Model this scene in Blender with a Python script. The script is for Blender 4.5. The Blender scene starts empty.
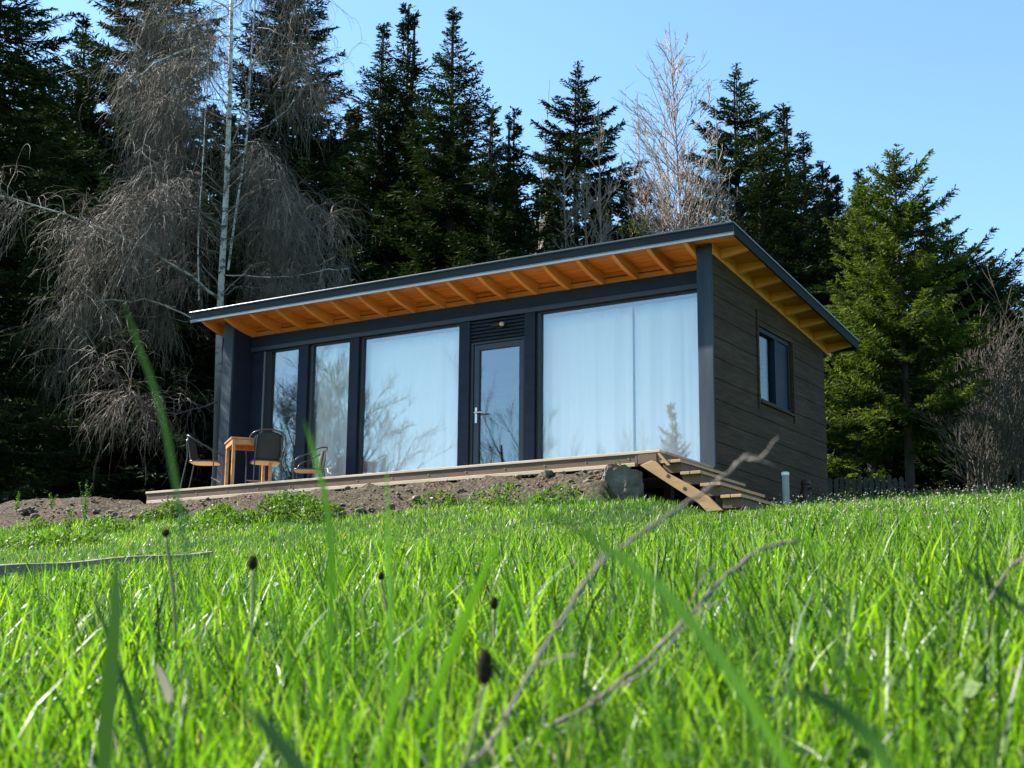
import bpy, bmesh, math, random
import numpy as np
from mathutils import Vector, Matrix, noise as mnoise
S = bpy.context.scene
COL = S.collection
RNG = np.random.default_rng(7)
random.seed(7)

# ------------------------------------------------------------------ camera numbers
F_PX, PITCH, ROLL, YAW = 1442.5, math.radians(11.5514), math.radians(0.5036), math.radians(31.7561)
CAM = np.array([7.0643, -16.1682, -2.5644])
FW = np.array([-math.sin(YAW)*math.cos(PITCH), math.cos(YAW)*math.cos(PITCH), math.sin(PITCH)])
RT = np.array([math.cos(YAW), math.sin(YAW), 0.0])
UP = np.cross(RT, FW)
R2 = RT*math.cos(ROLL)+UP*math.sin(ROLL)
U2 = -RT*math.sin(ROLL)+UP*math.cos(ROLL)
def ray(x, y):
    d = FW*F_PX + R2*(x-512) + U2*(384-y)
    return d/np.linalg.norm(d)
def at_y(x, y, Y):
    d = ray(x, y); return CAM + d*((Y-CAM[1])/d[1])
def at_z(x, y, Z):
    d = ray(x, y); return CAM + d*((Z-CAM[2])/d[2])
def at_d(x, y, D):                      # horizontal distance D
    d = ray(x, y); return CAM + d*(D/math.hypot(d[0], d[1]))

# ------------------------------------------------------------------ terrain
def sst(t):
    t = np.clip(t, 0, 1); return t*t*(3-2*t)
def soft_noise(x, y, s):
    return (np.sin(x*1.7*s+1.3)*np.cos(y*1.3*s-.4)+.6*np.sin(x*3.1*s-y*2.3*s+2.)+.4*np.cos(x*5.3*s+y*4.7*s))/2.0
def berm_top(x):
    return -0.215 + 0.17*sst((-8.15-x)/.8) + .03*np.sin(x*2.3)*sst((-8.2-x)/1.)
def soil_amount(x, y):
    """how far the dug soil bank stands above the meadow"""
    b = berm_top(x) - np.maximum(0, -1.70-y)*(.36+.42*sst((x+6.5)/4)+.06*np.sin(x*1.9))
    b = b - np.maximum(0, x+.42)*3.0 - np.maximum(0, -15.5-x)*.3
    b = b - np.maximum(0, y-.6)*.5
    return b
def meadow(x, y):
    yy = np.where(y < 2.4, y, 2.4 + (1-np.exp(-np.maximum(y-2.4, 0)/3.3))*3.3)
    yy = np.where(yy < -34, -34+(1-np.exp(np.minimum(yy+34, 0)/14))*-14, yy)
    z = -2.90 + .145*(yy+16.17)
    z = z + .30*sst((-1.0-x)/6.)*sst((y+9)/5.5)*(1-.75*sst((y-1)/4))
    z = z + .035*soft_noise(x, y, .55)*sst((np.hypot(x-CAM[0], y-CAM[1])-2)/4)
    z = z + .21*sst((x+3.4)/1.3)*(1-sst((x-.1)/.9))*sst((y+7)/4.)*(1-sst((y+2.05)/.45))
    far = np.hypot(x, y)
    return z + 3.0*sst((far-70)/200)
def height(x, y):
    x = np.asarray(x, float); y = np.asarray(y, float)
    m = meadow(x, y); b = soil_amount(x, y)
    k = .12
    h = np.clip(.5+.5*(b-m)/k, 0, 1)
    z = m*(1-h)+b*h+k*h*(1-h)*.5
    inside = (x > -8.0) & (x < -.17) & (y > -1.35) & (y < 3.85)
    return np.where(inside, np.minimum(z, -.42), z)
def soil_mask(x, y):
    d = soil_amount(x, y)-meadow(x, y)
    n = .05*soft_noise(x*1.0, y*1.0, 3.1)+.05*soft_noise(x, y, 7.)
    return d + n - .07           # >0 soil

def hit_ground(x, y, t0=3., t1=40.):
    d = ray(x, y); t = np.arange(t0, t1, .02); P = CAM+d*t[:, None]
    g = height(P[:, 0], P[:, 1])-P[:, 2]; k = np.argmax(g > 0)
    return P[k]
# ------------------------------------------------------------------ materials
def new_mat(name):
    m = bpy.data.materials.new(name); m.use_nodes = True
    nt = m.node_tree; nt.nodes.clear()
    out = nt.nodes.new('ShaderNodeOutputMaterial')
    return m, nt, out
def N(nt, t, **kw):
    n = nt.nodes.new(t)
    for k, v in kw.items():
        if k in n.inputs: n.inputs[k].default_value = v
        else: setattr(n, k, v)
    return n
def ramp(nt, stops):
    r = nt.nodes.new('ShaderNodeValToRGB')
    e = r.color_ramp.elements
    while len(e) < len(stops): e.new(.5)
    for i, (p, c) in enumerate(stops):
        e[i].position = p; e[i].color = (*c, 1)
    return r
def surf(name, stops, scale=(4, 4, 4), rough=.6, bump=.15, bscale=40, detail=6, spec=.4, dist=.01, metal=0):
    """noise-varied principled surface; stops = colour ramp over the noise"""
    m, nt, out = new_mat(name)
    tc = N(nt, 'ShaderNodeTexCoord'); mp = N(nt, 'ShaderNodeMapping'); mp.inputs['Scale'].default_value = scale
    nt.links.new(tc.outputs['Object'], mp.inputs['Vector'])
    nz = N(nt, 'ShaderNodeTexNoise', Scale=1.0, Detail=detail, Roughness=.62)
    nt.links.new(mp.outputs[0], nz.inputs['Vector'])
    rp = ramp(nt, stops); nt.links.new(nz.outputs['Fac'], rp.inputs[0])
    b = N(nt, 'ShaderNodeBsdfPrincipled', Roughness=rough, Metallic=metal)
    b.inputs['Specular IOR Level'].default_value = spec
    nt.links.new(rp.outputs[0], b.inputs['Base Color'])
    n2 = N(nt, 'ShaderNodeTexNoise', Scale=bscale, Detail=4)
    nt.links.new(mp.outputs[0], n2.inputs['Vector'])
    bp = N(nt, 'ShaderNodeBump', Strength=bump, Distance=dist)
    nt.links.new(n2.outputs['Fac'], bp.inputs['Height']); nt.links.new(bp.outputs[0], b.inputs['Normal'])
    nt.links.new(b.outputs[0], out.inputs[0])
    return m
M = {}
M['navy'] = surf('navy_paint', [(.3, (.006, .012, .029)), (.7, (.011, .019, .042))], (1, 1, 9), .65, .25, 30, spec=.25, dist=.004)
M['navy_light'] = surf('slate_paint', [(.3, (.020, .030, .056)), (.7, (.030, .042, .070))], (1, 1, 6), .5, .2, 30, dist=.004)
M['navy_v'] = surf('navy_post_paint', [(.25, (.018, .027, .048)), (.55, (.033, .046, .068)), (.8, (.07, .083, .10))], (7, 7, 1.2), .7, .35, 25, spec=.25, dist=.004)
M['black'] = surf('black_frame_paint', [(.3, (.006, .007, .010)), (.7, (.012, .013, .018))], rough=.4, bump=.05)
M['fascia'] = surf('fascia_metal', [(.3, (.010, .014, .024)), (.7, (.016, .021, .033))], (1.5, 6, 6), .6, .08, 20, spec=.25)
M['barge'] = surf('dark_barge_metal', [(.3, (.006, .007, .008)), (.7, (.010, .011, .012))], (1.5, 6, 6), .7, .08, 20, spec=.1)
M['fascia_lit_strip'] = surf('fascia_lit_strip_metal', [(.3, (.13, .15, .17)), (.7, (.18, .20, .22))], (1.5, 6, 6), .4, .05, 20, spec=.5)
M['roof_metal'] = surf('roof_sheet_metal', [(.3, (.030, .035, .045)), (.7, (.05, .055, .065))], (2, 2, 2), .26, .06, 10, spec=.6)
M['pine'] = surf('varnished_pine', [(.2, (.42, .150, .032)), (.5, (.60, .245, .056)), (.8, (.70, .35, .10))], (9, 1.2, 9), .45, .12, 14, dist=.004)
M['pine_x'] = surf('varnished_pine_cross', [(.2, (.36, .112, .022)), (.5, (.54, .185, .038)), (.8, (.66, .28, .075))], (1.2, 9, 9), .45, .12, 14, dist=.004)
M['pine_lit'] = surf('bounce_lit_pine', [(.2, (.58, .20, .045)), (.5, (.76, .29, .075)), (.8, (.84, .38, .12))], (1.2, 9, 9), .45, .12, 14, dist=.004)  # verge pine, lightened to carry the bounce light from the ground
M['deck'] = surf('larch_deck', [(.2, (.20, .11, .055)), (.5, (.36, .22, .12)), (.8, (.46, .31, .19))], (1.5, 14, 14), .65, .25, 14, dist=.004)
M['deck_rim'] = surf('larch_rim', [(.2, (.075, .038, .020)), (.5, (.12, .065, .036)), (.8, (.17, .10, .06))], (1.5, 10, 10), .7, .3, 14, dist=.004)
M['nose'] = surf('sunlit_board_edge', [(.2, (.36, .25, .16)), (.5, (.51, .385, .265)), (.8, (.60, .48, .36))], (1.5, 9, 12), .6, .2, 10, dist=.004)  # front deck edge and lower rail, sunlight put into the pale colour
M['fresh'] = surf('fresh_larch', [(.2, (.29, .155, .062)), (.5, (.41, .235, .098)), (.8, (.50, .315, .155))], (3, 8, 12), .6, .2, 10, dist=.004)
M['table_wood'] = surf('oiled_acacia', [(.2, (.30, .13, .04)), (.5, (.46, .22, .075)), (.8, (.58, .31, .12))], (14, 3, 14), .45, .15, 12, dist=.003)
M['chair_metal'] = surf('dark_chair_metal', [(.3, (.018, .018, .02)), (.7, (.04, .04, .042))], rough=.3, bump=.02, spec=.7)
M['rattan'] = surf('pale_rattan', [(.2, (.42, .33, .21)), (.5, (.62, .52, .36)), (.8, (.72, .63, .47))], (60, 60, 60), .6, .5, 3, dist=.003)
M['dark_weave'] = surf('dark_weave', [(.2, (.012, .011, .011)), (.8, (.04, .036, .033))], (70, 70, 70), .6, .5, 3, dist=.003)
M['steel'] = surf('brushed_steel', [(.3, (.5, .5, .5)), (.7, (.65, .65, .65))], rough=.3, bump=.02, metal=.9)
M['bulb'] = surf('lamp_glass', [(.3, (.40, .37, .31)), (.7, (.48, .45, .39))], rough=.2, bump=.0)
M['curtain'] = surf('white_curtain', [(.2, (.82, .82, .82)), (.8, (.88, .88, .87))], (30, 30, 2), .85, .1, 20, dist=.002)
M['interior'] = surf('interior_wood', [(.2, (.35, .25, .15)), (.8, (.5, .37, .23))], (2, 2, 9), .7)
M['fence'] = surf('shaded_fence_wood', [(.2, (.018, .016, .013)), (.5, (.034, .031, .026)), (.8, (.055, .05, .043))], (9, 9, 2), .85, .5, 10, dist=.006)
M['weathered'] = surf('grey_weathered_wood', [(.2, (.075, .060, .044)), (.5, (.16, .135, .10)), (.8, (.27, .235, .18))], (2, 16, 16), .85, .6, 10, dist=.008)
M['stone'] = surf('grey_boulder', [(.25, (.060, .048, .035)), (.5, (.125, .105, .080)), (.72, (.20, .175, .14)), (.85, (.11, .095, .065))], (5, 5, 5), .9, .8, 7, detail=9, dist=.03)
M['clod'] = surf('soil_clods', [(.2, (.05, .038, .025)), (.5, (.12, .097, .068)), (.8, (.26, .22, .165))], (9, 9, 9), .95, .7, 8, dist=.01)
M['pipe'] = surf('grey_plastic_pipe', [(.3, (.24, .24, .225)), (.7, (.30, .30, .285))], rough=.5, bump=.04)
M['cap'] = surf('pale_pipe_cap', [(.3, (.75, .72, .66)), (.7, (.82, .8, .74))], rough=.5, bump=.05)
M['rust'] = surf('dark_red_enamel', [(.3, (.026, .009, .007)), (.7, (.05, .017, .012))], rough=.6, bump=.2)
M['bark'] = surf('spruce_bark', [(.2, (.018, .012, .009)), (.5, (.042, .030, .022)), (.8, (.08, .06, .045))], (9, 9, 2.5), .9, .8, 6, dist=.02)
M['twig'] = surf('birch_twigs', [(.2, (.050, .037, .027)), (.5, (.105, .083, .063)), (.8, (.22, .185, .15))], (3, 3, 3), .7, .0)
M['grey_twig'] = surf('aspen_twigs', [(.2, (.15, .115, .095)), (.5, (.24, .19, .16)), (.8, (.34, .28, .245))], (3, 3, 3), .7, .0)
M['brush'] = surf('brush_twigs', [(.2, (.03, .024, .017)), (.5, (.06, .048, .034)), (.8, (.11, .09, .06))], (3, 3, 3), .8, .0)
M['dry_twig'] = surf('dry_twig_bark', [(.2, (.09, .068, .055)), (.5, (.17, .135, .115)), (.8, (.28, .235, .2))], (30, 30, 30), .8, .5, 5, dist=.002)
M['seed'] = surf('dark_seed_head', [(.2, (.012, .009, .007)), (.8, (.045, .035, .025))], (300, 300, 300), .95, .8, 2, dist=.002, spec=.03)
M['stalk'] = surf('plant_stalk', [(.2, (.10, .13, .03)), (.8, (.2, .22, .07))], (30, 30, 30), .6, .1)

def birch_mat():
    m, nt, out = new_mat('birch_bark')
    tc = N(nt, 'ShaderNodeTexCoord'); mp = N(nt, 'ShaderNodeMapping'); mp.inputs['Scale'].default_value = (3, 3, 7)
    nt.links.new(tc.outputs['Object'], mp.inputs[0])
    nz = N(nt, 'ShaderNodeTexNoise', Scale=1.3, Detail=5, Roughness=.7); nt.links.new(mp.outputs[0], nz.inputs['Vector'])
    rp = ramp(nt, [(.40, (.06, .05, .045)), (.50, (.62, .59, .55)), (.8, (.80, .78, .74))]); nt.links.new(nz.outputs['Fac'], rp.inputs[0])
    sx = N(nt, 'ShaderNodeSeparateXYZ'); nt.links.new(tc.outputs['Object'], sx.inputs[0])      # twig shade on the lower trunk painted into the bark colour
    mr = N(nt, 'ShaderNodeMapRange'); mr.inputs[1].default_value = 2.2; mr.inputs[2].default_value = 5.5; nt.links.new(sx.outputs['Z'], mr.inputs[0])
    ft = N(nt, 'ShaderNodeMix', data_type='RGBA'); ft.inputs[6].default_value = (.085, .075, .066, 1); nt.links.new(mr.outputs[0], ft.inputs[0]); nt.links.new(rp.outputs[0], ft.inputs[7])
    b = N(nt, 'ShaderNodeBsdfPrincipled', Roughness=.65); nt.links.new(ft.outputs[2], b.inputs['Base Color'])
    nt.links.new(b.outputs[0], out.inputs[0]); return m
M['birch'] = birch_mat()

def siding_mat():
    m, nt, out = new_mat('dark_larch_siding')
    tc = N(nt, 'ShaderNodeTexCoord'); mp = N(nt, 'ShaderNodeMapping'); mp.inputs['Scale'].default_value = (1, 1.4, 22)
    nt.links.new(tc.outputs['Object'], mp.inputs[0])
    nz = N(nt, 'ShaderNodeTexNoise', Scale=1.6, Detail=8, Roughness=.65); nt.links.new(mp.outputs[0], nz.inputs['Vector'])
    nb = N(nt, 'ShaderNodeTexNoise', Scale=1.1, Detail=3); nt.links.new(tc.outputs['Object'], nb.inputs['Vector'])
    rp = ramp(nt, [(.25, (.031, .017, .010)), (.5, (.056, .034, .021)), (.75, (.090, .060, .040))]); nt.links.new(nz.outputs['Fac'], rp.inputs[0])
    r2 = ramp(nt, [(.3, (.82, .82, .82)), (.7, (1.1, 1.08, 1.04))]); nt.links.new(nb.outputs['Fac'], r2.inputs[0])
    mx = N(nt, 'ShaderNodeMix', data_type='RGBA', blend_type='MULTIPLY'); mx.inputs[0].default_value = 1
    nt.links.new(rp.outputs[0], mx.inputs[6]); nt.links.new(r2.outputs[0], mx.inputs[7])
    b = N(nt, 'ShaderNodeBsdfPrincipled', Roughness=.85); b.inputs['Specular IOR Level'].default_value = .15; nt.links.new(mx.outputs[2], b.inputs['Base Color'])
    bp = N(nt, 'ShaderNodeBump', Strength=.35, Distance=.004); nt.links.new(nz.outputs['Fac'], bp.inputs['Height']); nt.links.new(bp.outputs[0], b.inputs['Normal'])
    nt.links.new(b.outputs[0], out.inputs[0]); return m
M['siding'] = siding_mat()

def glass_mat(name, f0, tint):
    m, nt, out = new_mat(name)
    lw = N(nt, 'ShaderNodeLayerWeight'); lw.inputs['Blend'].default_value = .5
    pw = N(nt, 'ShaderNodeMath', operation='POWER'); pw.inputs[1].default_value = 5
    nt.links.new(lw.outputs['Facing'], pw.inputs[0])
    ma = N(nt, 'ShaderNodeMath', operation='MULTIPLY_ADD'); ma.inputs[1].default_value = 1-f0; ma.inputs[2].default_value = f0
    nt.links.new(pw.outputs[0], ma.inputs[0])
    tr = N(nt, 'ShaderNodeBsdfTransparent'); tr.inputs[0].default_value = (*tint, 1)
    gl = N(nt, 'ShaderNodeBsdfGlossy'); gl.inputs['Roughness'].default_value = .015
    nz = N(nt, 'ShaderNodeTexNoise', Scale=1.6, Detail=1); tc = N(nt, 'ShaderNodeTexCoord'); nt.links.new(tc.outputs['Object'], nz.inputs['Vector'])
    bp = N(nt, 'ShaderNodeBump', Strength=.03, Distance=.02); nt.links.new(nz.outputs['Fac'], bp.inputs['Height']); nt.links.new(bp.outputs[0], gl.inputs['Normal'])
    mx = N(nt, 'ShaderNodeMixShader'); nt.links.new(ma.outputs[0], mx.inputs[0]); nt.links.new(tr.outputs[0], mx.inputs[1]); nt.links.new(gl.outputs[0], mx.inputs[2])
    nt.links.new(mx.outputs[0], out.inputs[0]); return m
M['glass'] = glass_mat('window_glass', .19, (.97, .99, .985))
M['side_glass'] = glass_mat('side_glass', .03, (.9, .95, .93))
M['door_glass'] = glass_mat('door_glass', .19, (.66, .74, .8))

def leaf_mat(name, stops, tcol, tmix, rough=.5, attr='rnd', objrand=0.0, spec=.3):
    """leaf / needle / blade: per-leaf colour, light passing through"""
    m, nt, out = new_mat(name)
    at = N(nt, 'ShaderNodeAttribute', attribute_name=attr)
    fac = at.outputs['Fac']
    if objrand:
        oi = N(nt, 'ShaderNodeObjectInfo')
        a = N(nt, 'ShaderNodeMath', operation='MULTIPLY_ADD'); a.inputs[1].default_value = objrand; nt.links.new(oi.outputs['Random'], a.inputs[0])
        s = N(nt, 'ShaderNodeMath', operation='MULTIPLY_ADD'); s.inputs[1].default_value = 1-objrand; nt.links.new(fac, s.inputs[0]); nt.links.new(a.outputs[0], s.inputs[2])
        a.inputs[2].default_value = 0
        fac = s.outputs[0]
    rp = ramp(nt, stops); nt.links.new(fac, rp.inputs[0])
    b = N(nt, 'ShaderNodeBsdfPrincipled', Roughness=rough); b.inputs['Specular IOR Level'].default_value = spec
    nt.links.new(rp.outputs[0], b.inputs['Base Color'])
    t = N(nt, 'ShaderNodeBsdfTranslucent')
    mc = N(nt, 'ShaderNodeMix', data_type='RGBA', blend_type='MULTIPLY'); mc.inputs[0].default_value = 1
    mc.inputs[7].default_value = (*tcol, 1); nt.links.new(rp.outputs[0], mc.inputs[6]); nt.links.new(mc.outputs[2], t.inputs[0])
    mx = N(nt, 'ShaderNodeMixShader'); mx.inputs[0].default_value = tmix
    nt.links.new(b.outputs[0], mx.inputs[1]); nt.links.new(t.outputs[0], mx.inputs[2]); nt.links.new(mx.outputs[0], out.inputs[0])
    return m
M['needle'] = leaf_mat('spruce_needles', [(0, (.007, .013, .006)), (.5, (.014, .025, .009)), (1, (.032, .048, .014))], (1.5, 1.8, .8), .12, rough=.7, objrand=.35, spec=.08)
M['needle_light'] = leaf_mat('light_spruce_needles', [(0, (.010, .018, .004)), (.45, (.036, .060, .010)), (1, (.165, .205, .030))], (1.6, 1.6, .5), .28, rough=.7, objrand=.2, spec=.08)
M['grass'] = leaf_mat('meadow_grass', [(0, (.005, .020, .002)), (.3, (.026, .074, .006)), (.6, (.086, .184, .012)), (.94, (.178, .265, .026)), (.97, (.20, .18, .09)), (1, (.3, .27, .18))], (1.65, 1.8, .5), .5, .38, spec=.36)
M['blade'] = leaf_mat('long_blade', [(0, (.020, .064, .006)), (1, (.055, .135, .011))], (1.6, 1.6, .6), .45, .35, spec=.5)
M['blade_dark'] = leaf_mat('broad_blade', [(0, (.012, .036, .006)), (1, (.018, .045, .007))], (1.5, 1.7, .6), .35, .35, spec=.5)
M['weed'] = leaf_mat('weed_leaves', [(0, (.022, .060, .006)), (.5, (.055, .125, .010)), (1, (.11, .19, .02))], (1.6, 1.6, .6), .4, .5)
M['dry'] = leaf_mat('dry_leaves', [(0, (.20, .15, .09)), (.5, (.30, .25, .18)), (1, (.45, .42, .36))], (1, 1, 1), .3, .6)
M['fluff'] = leaf_mat('pale_flower_heads', [(0, (.20, .16, .08)), (.5, (.36, .31, .20)), (1, (.52, .47, .36))], (1, 1, 1), .3, .8)

def ground_mat():
    m, nt, out = new_mat('meadow_soil')
    at = N(nt, 'ShaderNodeAttribute', attribute_name='soil')
    tc = N(nt, 'ShaderNodeTexCoord')
    n1 = N(nt, 'ShaderNodeTexNoise', Scale=6, Detail=10, Roughness=.7); nt.links.new(tc.outputs['Object'], n1.inputs['Vector'])
    n2 = N(nt, 'ShaderNodeTexNoise', Scale=28, Detail=8, Roughness=.7); nt.links.new(tc.outputs['Object'], n2.inputs['Vector'])
    so = ramp(nt, [(.28, (.022, .016, .009)), (.48, (.062, .047, .030)), (.6, (.135, .106, .072)), (.78, (.30, .255, .185))]); nt.links.new(n2.outputs['Fac'], so.inputs[0])
    gr = ramp(nt, [(.3, (.018, .045, .006)), (.55, (.035, .085, .01)), (.75, (.07, .11, .025))]); nt.links.new(n1.outputs['Fac'], gr.inputs[0])
    mx = N(nt, 'ShaderNodeMix', data_type='RGBA'); nt.links.new(at.outputs['Fac'], mx.inputs[0]); nt.links.new(gr.outputs[0], mx.inputs[6]); nt.links.new(so.outputs[0], mx.inputs[7])
    b = N(nt, 'ShaderNodeBsdfPrincipled', Roughness=.95); b.inputs['Specular IOR Level'].default_value = .15
    nt.links.new(mx.outputs[2], b.inputs['Base Color'])
    bp = N(nt, 'ShaderNodeBump', Strength=1., Distance=.05); nt.links.new(n2.outputs['Fac'], bp.inputs['Height']); nt.links.new(bp.outputs[0], b.inputs['Normal'])
    nt.links.new(b.outputs[0], out.inputs[0]); return m
M['ground'] = ground_mat()

# ------------------------------------------------------------------ object helpers
def tag(o, label=None, cat=None, group=None, kind=None):
    if label: o['label'] = label
    if cat: o['category'] = cat
    if group: o['group'] = group
    if kind: o['kind'] = kind
    return o
def thing(name, label, cat, loc=(0, 0, 0), rz=0, group=None, scale=1):
    o = bpy.data.objects.new(name, None); COL.objects.link(o)
    o.empty_display_size = .2
    o.location = loc; o.rotation_euler = (0, 0, rz)
    o.scale = (scale,)*3 if not isinstance(scale, tuple) else scale
    return tag(o, label, cat, group)
def origin_of(o):
    while o.parent: o = o.parent
    return o.location
class MB:
    def __init__(s): s.v = []; s.f = []
    def add(s, vs, fs):
        b = len(s.v); s.v += [tuple(map(float, v)) for v in vs]; s.f += [tuple(b+i for i in f) for f in fs]; return s
    def box(s, x0, x1, y0, y1, z0, z1):
        return s.add([(x0, y0, z0), (x1, y0, z0), (x1, y1, z0), (x0, y1, z0), (x0, y0, z1), (x1, y0, z1), (x1, y1, z1), (x0, y1, z1)],
                     [(0, 3, 2, 1), (4, 5, 6, 7), (0, 1, 5, 4), (1, 2, 6, 5), (2, 3, 7, 6), (3, 0, 4, 7)])
    def prism(s, pts, vec):
        """extrude a planar polygon (3d pts) along vec"""
        n = len(pts); v = Vector(vec)
        a = [Vector(p) for p in pts]
        return s.add(a+[p+v for p in a], [tuple(range(n))[::-1], tuple(range(n, 2*n))]+[(i, (i+1) % n, n+(i+1) % n, n+i) for i in range(n)])
    def tube(s, pts, rad, sides=8, cap=True):
        P = [Vector(p) for p in pts]; n = len(P)
        R = list(rad) if hasattr(rad, '__len__') else [rad]*n
        ref = None; rings = []
        for i in range(n):
            t = (P[min(i+1, n-1)]-P[max(i-1, 0)]).normalized()
            if ref is None:
                ref = t.cross(Vector((0, 0, 1)) if abs(t.z) < .9 else Vector((1, 0, 0))).normalized()
            ref = (ref-t*ref.dot(t)).normalized(); b = t.cross(ref)
            rings.append([P[i]+(ref*math.cos(2*math.pi*k/sides)+b*math.sin(2*math.pi*k/sides))*R[i] for k in range(sides)])
        fs = [(i*sides+k, i*sides+(k+1) % sides, (i+1)*sides+(k+1) % sides, (i+1)*sides+k) for i in range(n-1) for k in range(sides)]
        if cap: fs += [tuple(range(sides))[::-1], tuple((n-1)*sides+k for k in range(sides))]
        return s.add([v for r in rings for v in r], fs)
    def lathe(s, c, prof, sides=16):
        """prof = [(r, z)] bottom to top"""
        vs = [(c[0]+r*math.cos(2*math.pi*k/sides), c[1]+r*math.sin(2*math.pi*k/sides), c[2]+z) for r, z in prof for k in range(sides)]
        n = len(prof)
        fs = [(i*sides+k, i*sides+(k+1) % sides, (i+1)*sides+(k+1) % sides, (i+1)*sides+k) for i in range(n-1) for k in range(sides)]
        fs += [tuple(range(sides))[::-1], tuple((n-1)*sides+k for k in range(sides))]
        return s.add(vs, fs)
    def build(s, name, mat, parent=None, bevel=0, smooth=False, local=False, solid=0):
        o = None
        if parent is not None and not local:
            off = origin_of(parent)
            vs = [(v[0]-off[0], v[1]-off[1], v[2]-off[2]) for v in s.v]
        else: vs = s.v
        me = bpy.data.meshes.new(name); me.from_pydata(vs, [], s.f); me.update()
        bm = bmesh.new(); bm.from_mesh(me); bmesh.ops.recalc_face_normals(bm, faces=bm.faces); bm.to_mesh(me); bm.free()
        if smooth: me.polygons.foreach_set('use_smooth', [True]*len(me.polygons))
        me.materials.append(mat)
        o = bpy.data.objects.new(name, me); COL.objects.link(o)
        if parent is not None: o.parent = parent
        if solid:
            md = o.modifiers.new('solid', 'SOLIDIFY'); md.thickness = solid; md.offset = 0
        if bevel:
            md = o.modifiers.new('bevel', 'BEVEL'); md.width = bevel; md.segments = 2; md.limit_method = 'ANGLE'
        return o
def np_obj(name, V, faces, mat, parent=None, rnd=None, smooth=False):
    """faces: list of int arrays (M,3) or (M,4)"""
    me = bpy.data.meshes.new(name)
    V = np.ascontiguousarray(V, np.float32)
    me.vertices.add(len(V)); me.vertices.foreach_set('co', V.ravel())
    loops = np.concatenate([f.ravel() for f in faces]).astype(np.int32)
    tot = np.concatenate([np.full(len(f), f.shape[1], np.int32) for f in faces])
    st = np.concatenate([[0], np.cumsum(tot)[:-1]]).astype(np.int32)
    me.loops.add(len(loops)); me.loops.foreach_set('vertex_index', loops)
    me.polygons.add(len(tot)); me.polygons.foreach_set('loop_start', st)
    try: me.polygons.foreach_set('loop_total', tot)
    except Exception: pass
    if smooth: me.polygons.foreach_set('use_smooth', np.ones(len(tot), bool))
    me.update(calc_edges=True)
    if rnd is not None:
        a = me.attributes.new('rnd', 'FLOAT', 'POINT'); a.data.foreach_set('value', np.ascontiguousarray(rnd, np.float32))
    me.materials.append(mat)
    o = bpy.data.objects.new(name, me); COL.objects.link(o)
    if parent is not None: o.parent = parent
    return o
def tubes(P, R, sides=3):
    """P (N,n,3), R (N,n) -> verts, quads of N tubes"""
    Nn, n, _ = P.shape
    T = np.empty_like(P); T[:, 1:-1] = P[:, 2:]-P[:, :-2]; T[:, 0] = P[:, 1]-P[:, 0]; T[:, -1] = P[:, -1]-P[:, -2]
    T /= np.linalg.norm(T, axis=2, keepdims=True)+1e-9
    ref = np.where(np.abs(T[..., 2:3]) < .8, np.array([0, 0, 1.]), np.array([1., 0, 0]))
    A = np.cross(T, ref); A /= np.linalg.norm(A, axis=2, keepdims=True)+1e-9
    B = np.cross(T, A)
    ang = np.arange(sides)*2*np.pi/sides
    V = P[:, :, None, :]+R[:, :, None, None]*(A[:, :, None, :]*np.cos(ang)[None, None, :, None]+B[:, :, None, :]*np.sin(ang)[None, None, :, None])
    idx = np.arange(Nn*n*sides).reshape(Nn, n, sides)
    a = idx[:, :-1, :]; b = idx[:, 1:, :]
    Q = np.stack([a, np.roll(a, -1, 2), np.roll(b, -1, 2), b], -1).reshape(-1, 4)
    return V.reshape(-1, 3), Q
def merge(parts):
    V = []; Q = []; o = 0
    for v, q in parts:
        V.append(v); Q.append(q+o); o += len(v)
    return np.concatenate(V), np.concatenate(Q)

# ------------------------------------------------------------------ ground sheet
def make_ground():
    def lines(lo, hi, c0, c1, step):
        c = list(np.arange(c0, c1+1e-6, step)); out = list(c)
        d = step; x = c1
        while x < hi: d *= 1.22; x += d; out.append(x)
        d = step; x = c0
        while x > lo: d *= 1.22; x -= d; out.append(x)
        return np.array(sorted(out))
    xs = lines(-900, 900, -15, 10, .11); ys = lines(-900, 900, -17, 7, .11)
    X, Y = np.meshgrid(xs, ys, indexing='ij')
    Z = height(X, Y)
    sm = soil_mask(X, Y)
    soil = np.clip(sm/.06, 0, 1)
    near = (X > -16) & (X < 11) & (Y > -18) & (Y < 8)
    lump = np.zeros_like(Z)
    idx = np.argwhere(near & (soil > .01))
    for i, j in idx:
        p = Vector((X[i, j]*3.2, Y[i, j]*3.2, 0))
        lump[i, j] = .07*mnoise.noise(p)+.075*mnoise.noise(p*2.7)
    Z = Z+lump*soil*((X < -8.1) | (X > -.1) | (Y < -1.5))
    n, m = X.shape
    idg = np.arange(n*m).reshape(n, m)
    Q = np.stack([idg[:-1, :-1], idg[1:, :-1], idg[1:, 1:], idg[:-1, 1:]], -1).reshape(-1, 4)
    o = np_obj('ground', np.stack([X, Y, Z], -1).reshape(-1, 3), [Q], M['ground'], smooth=True)
    a = o.data.attributes.new('soil', 'FLOAT', 'POINT'); a.data.foreach_set('value', soil.ravel().astype(np.float32))
    tag(o, 'sloping green meadow with a bare soil bank before the cabin', 'meadow', kind='structure')
make_ground()

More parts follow.
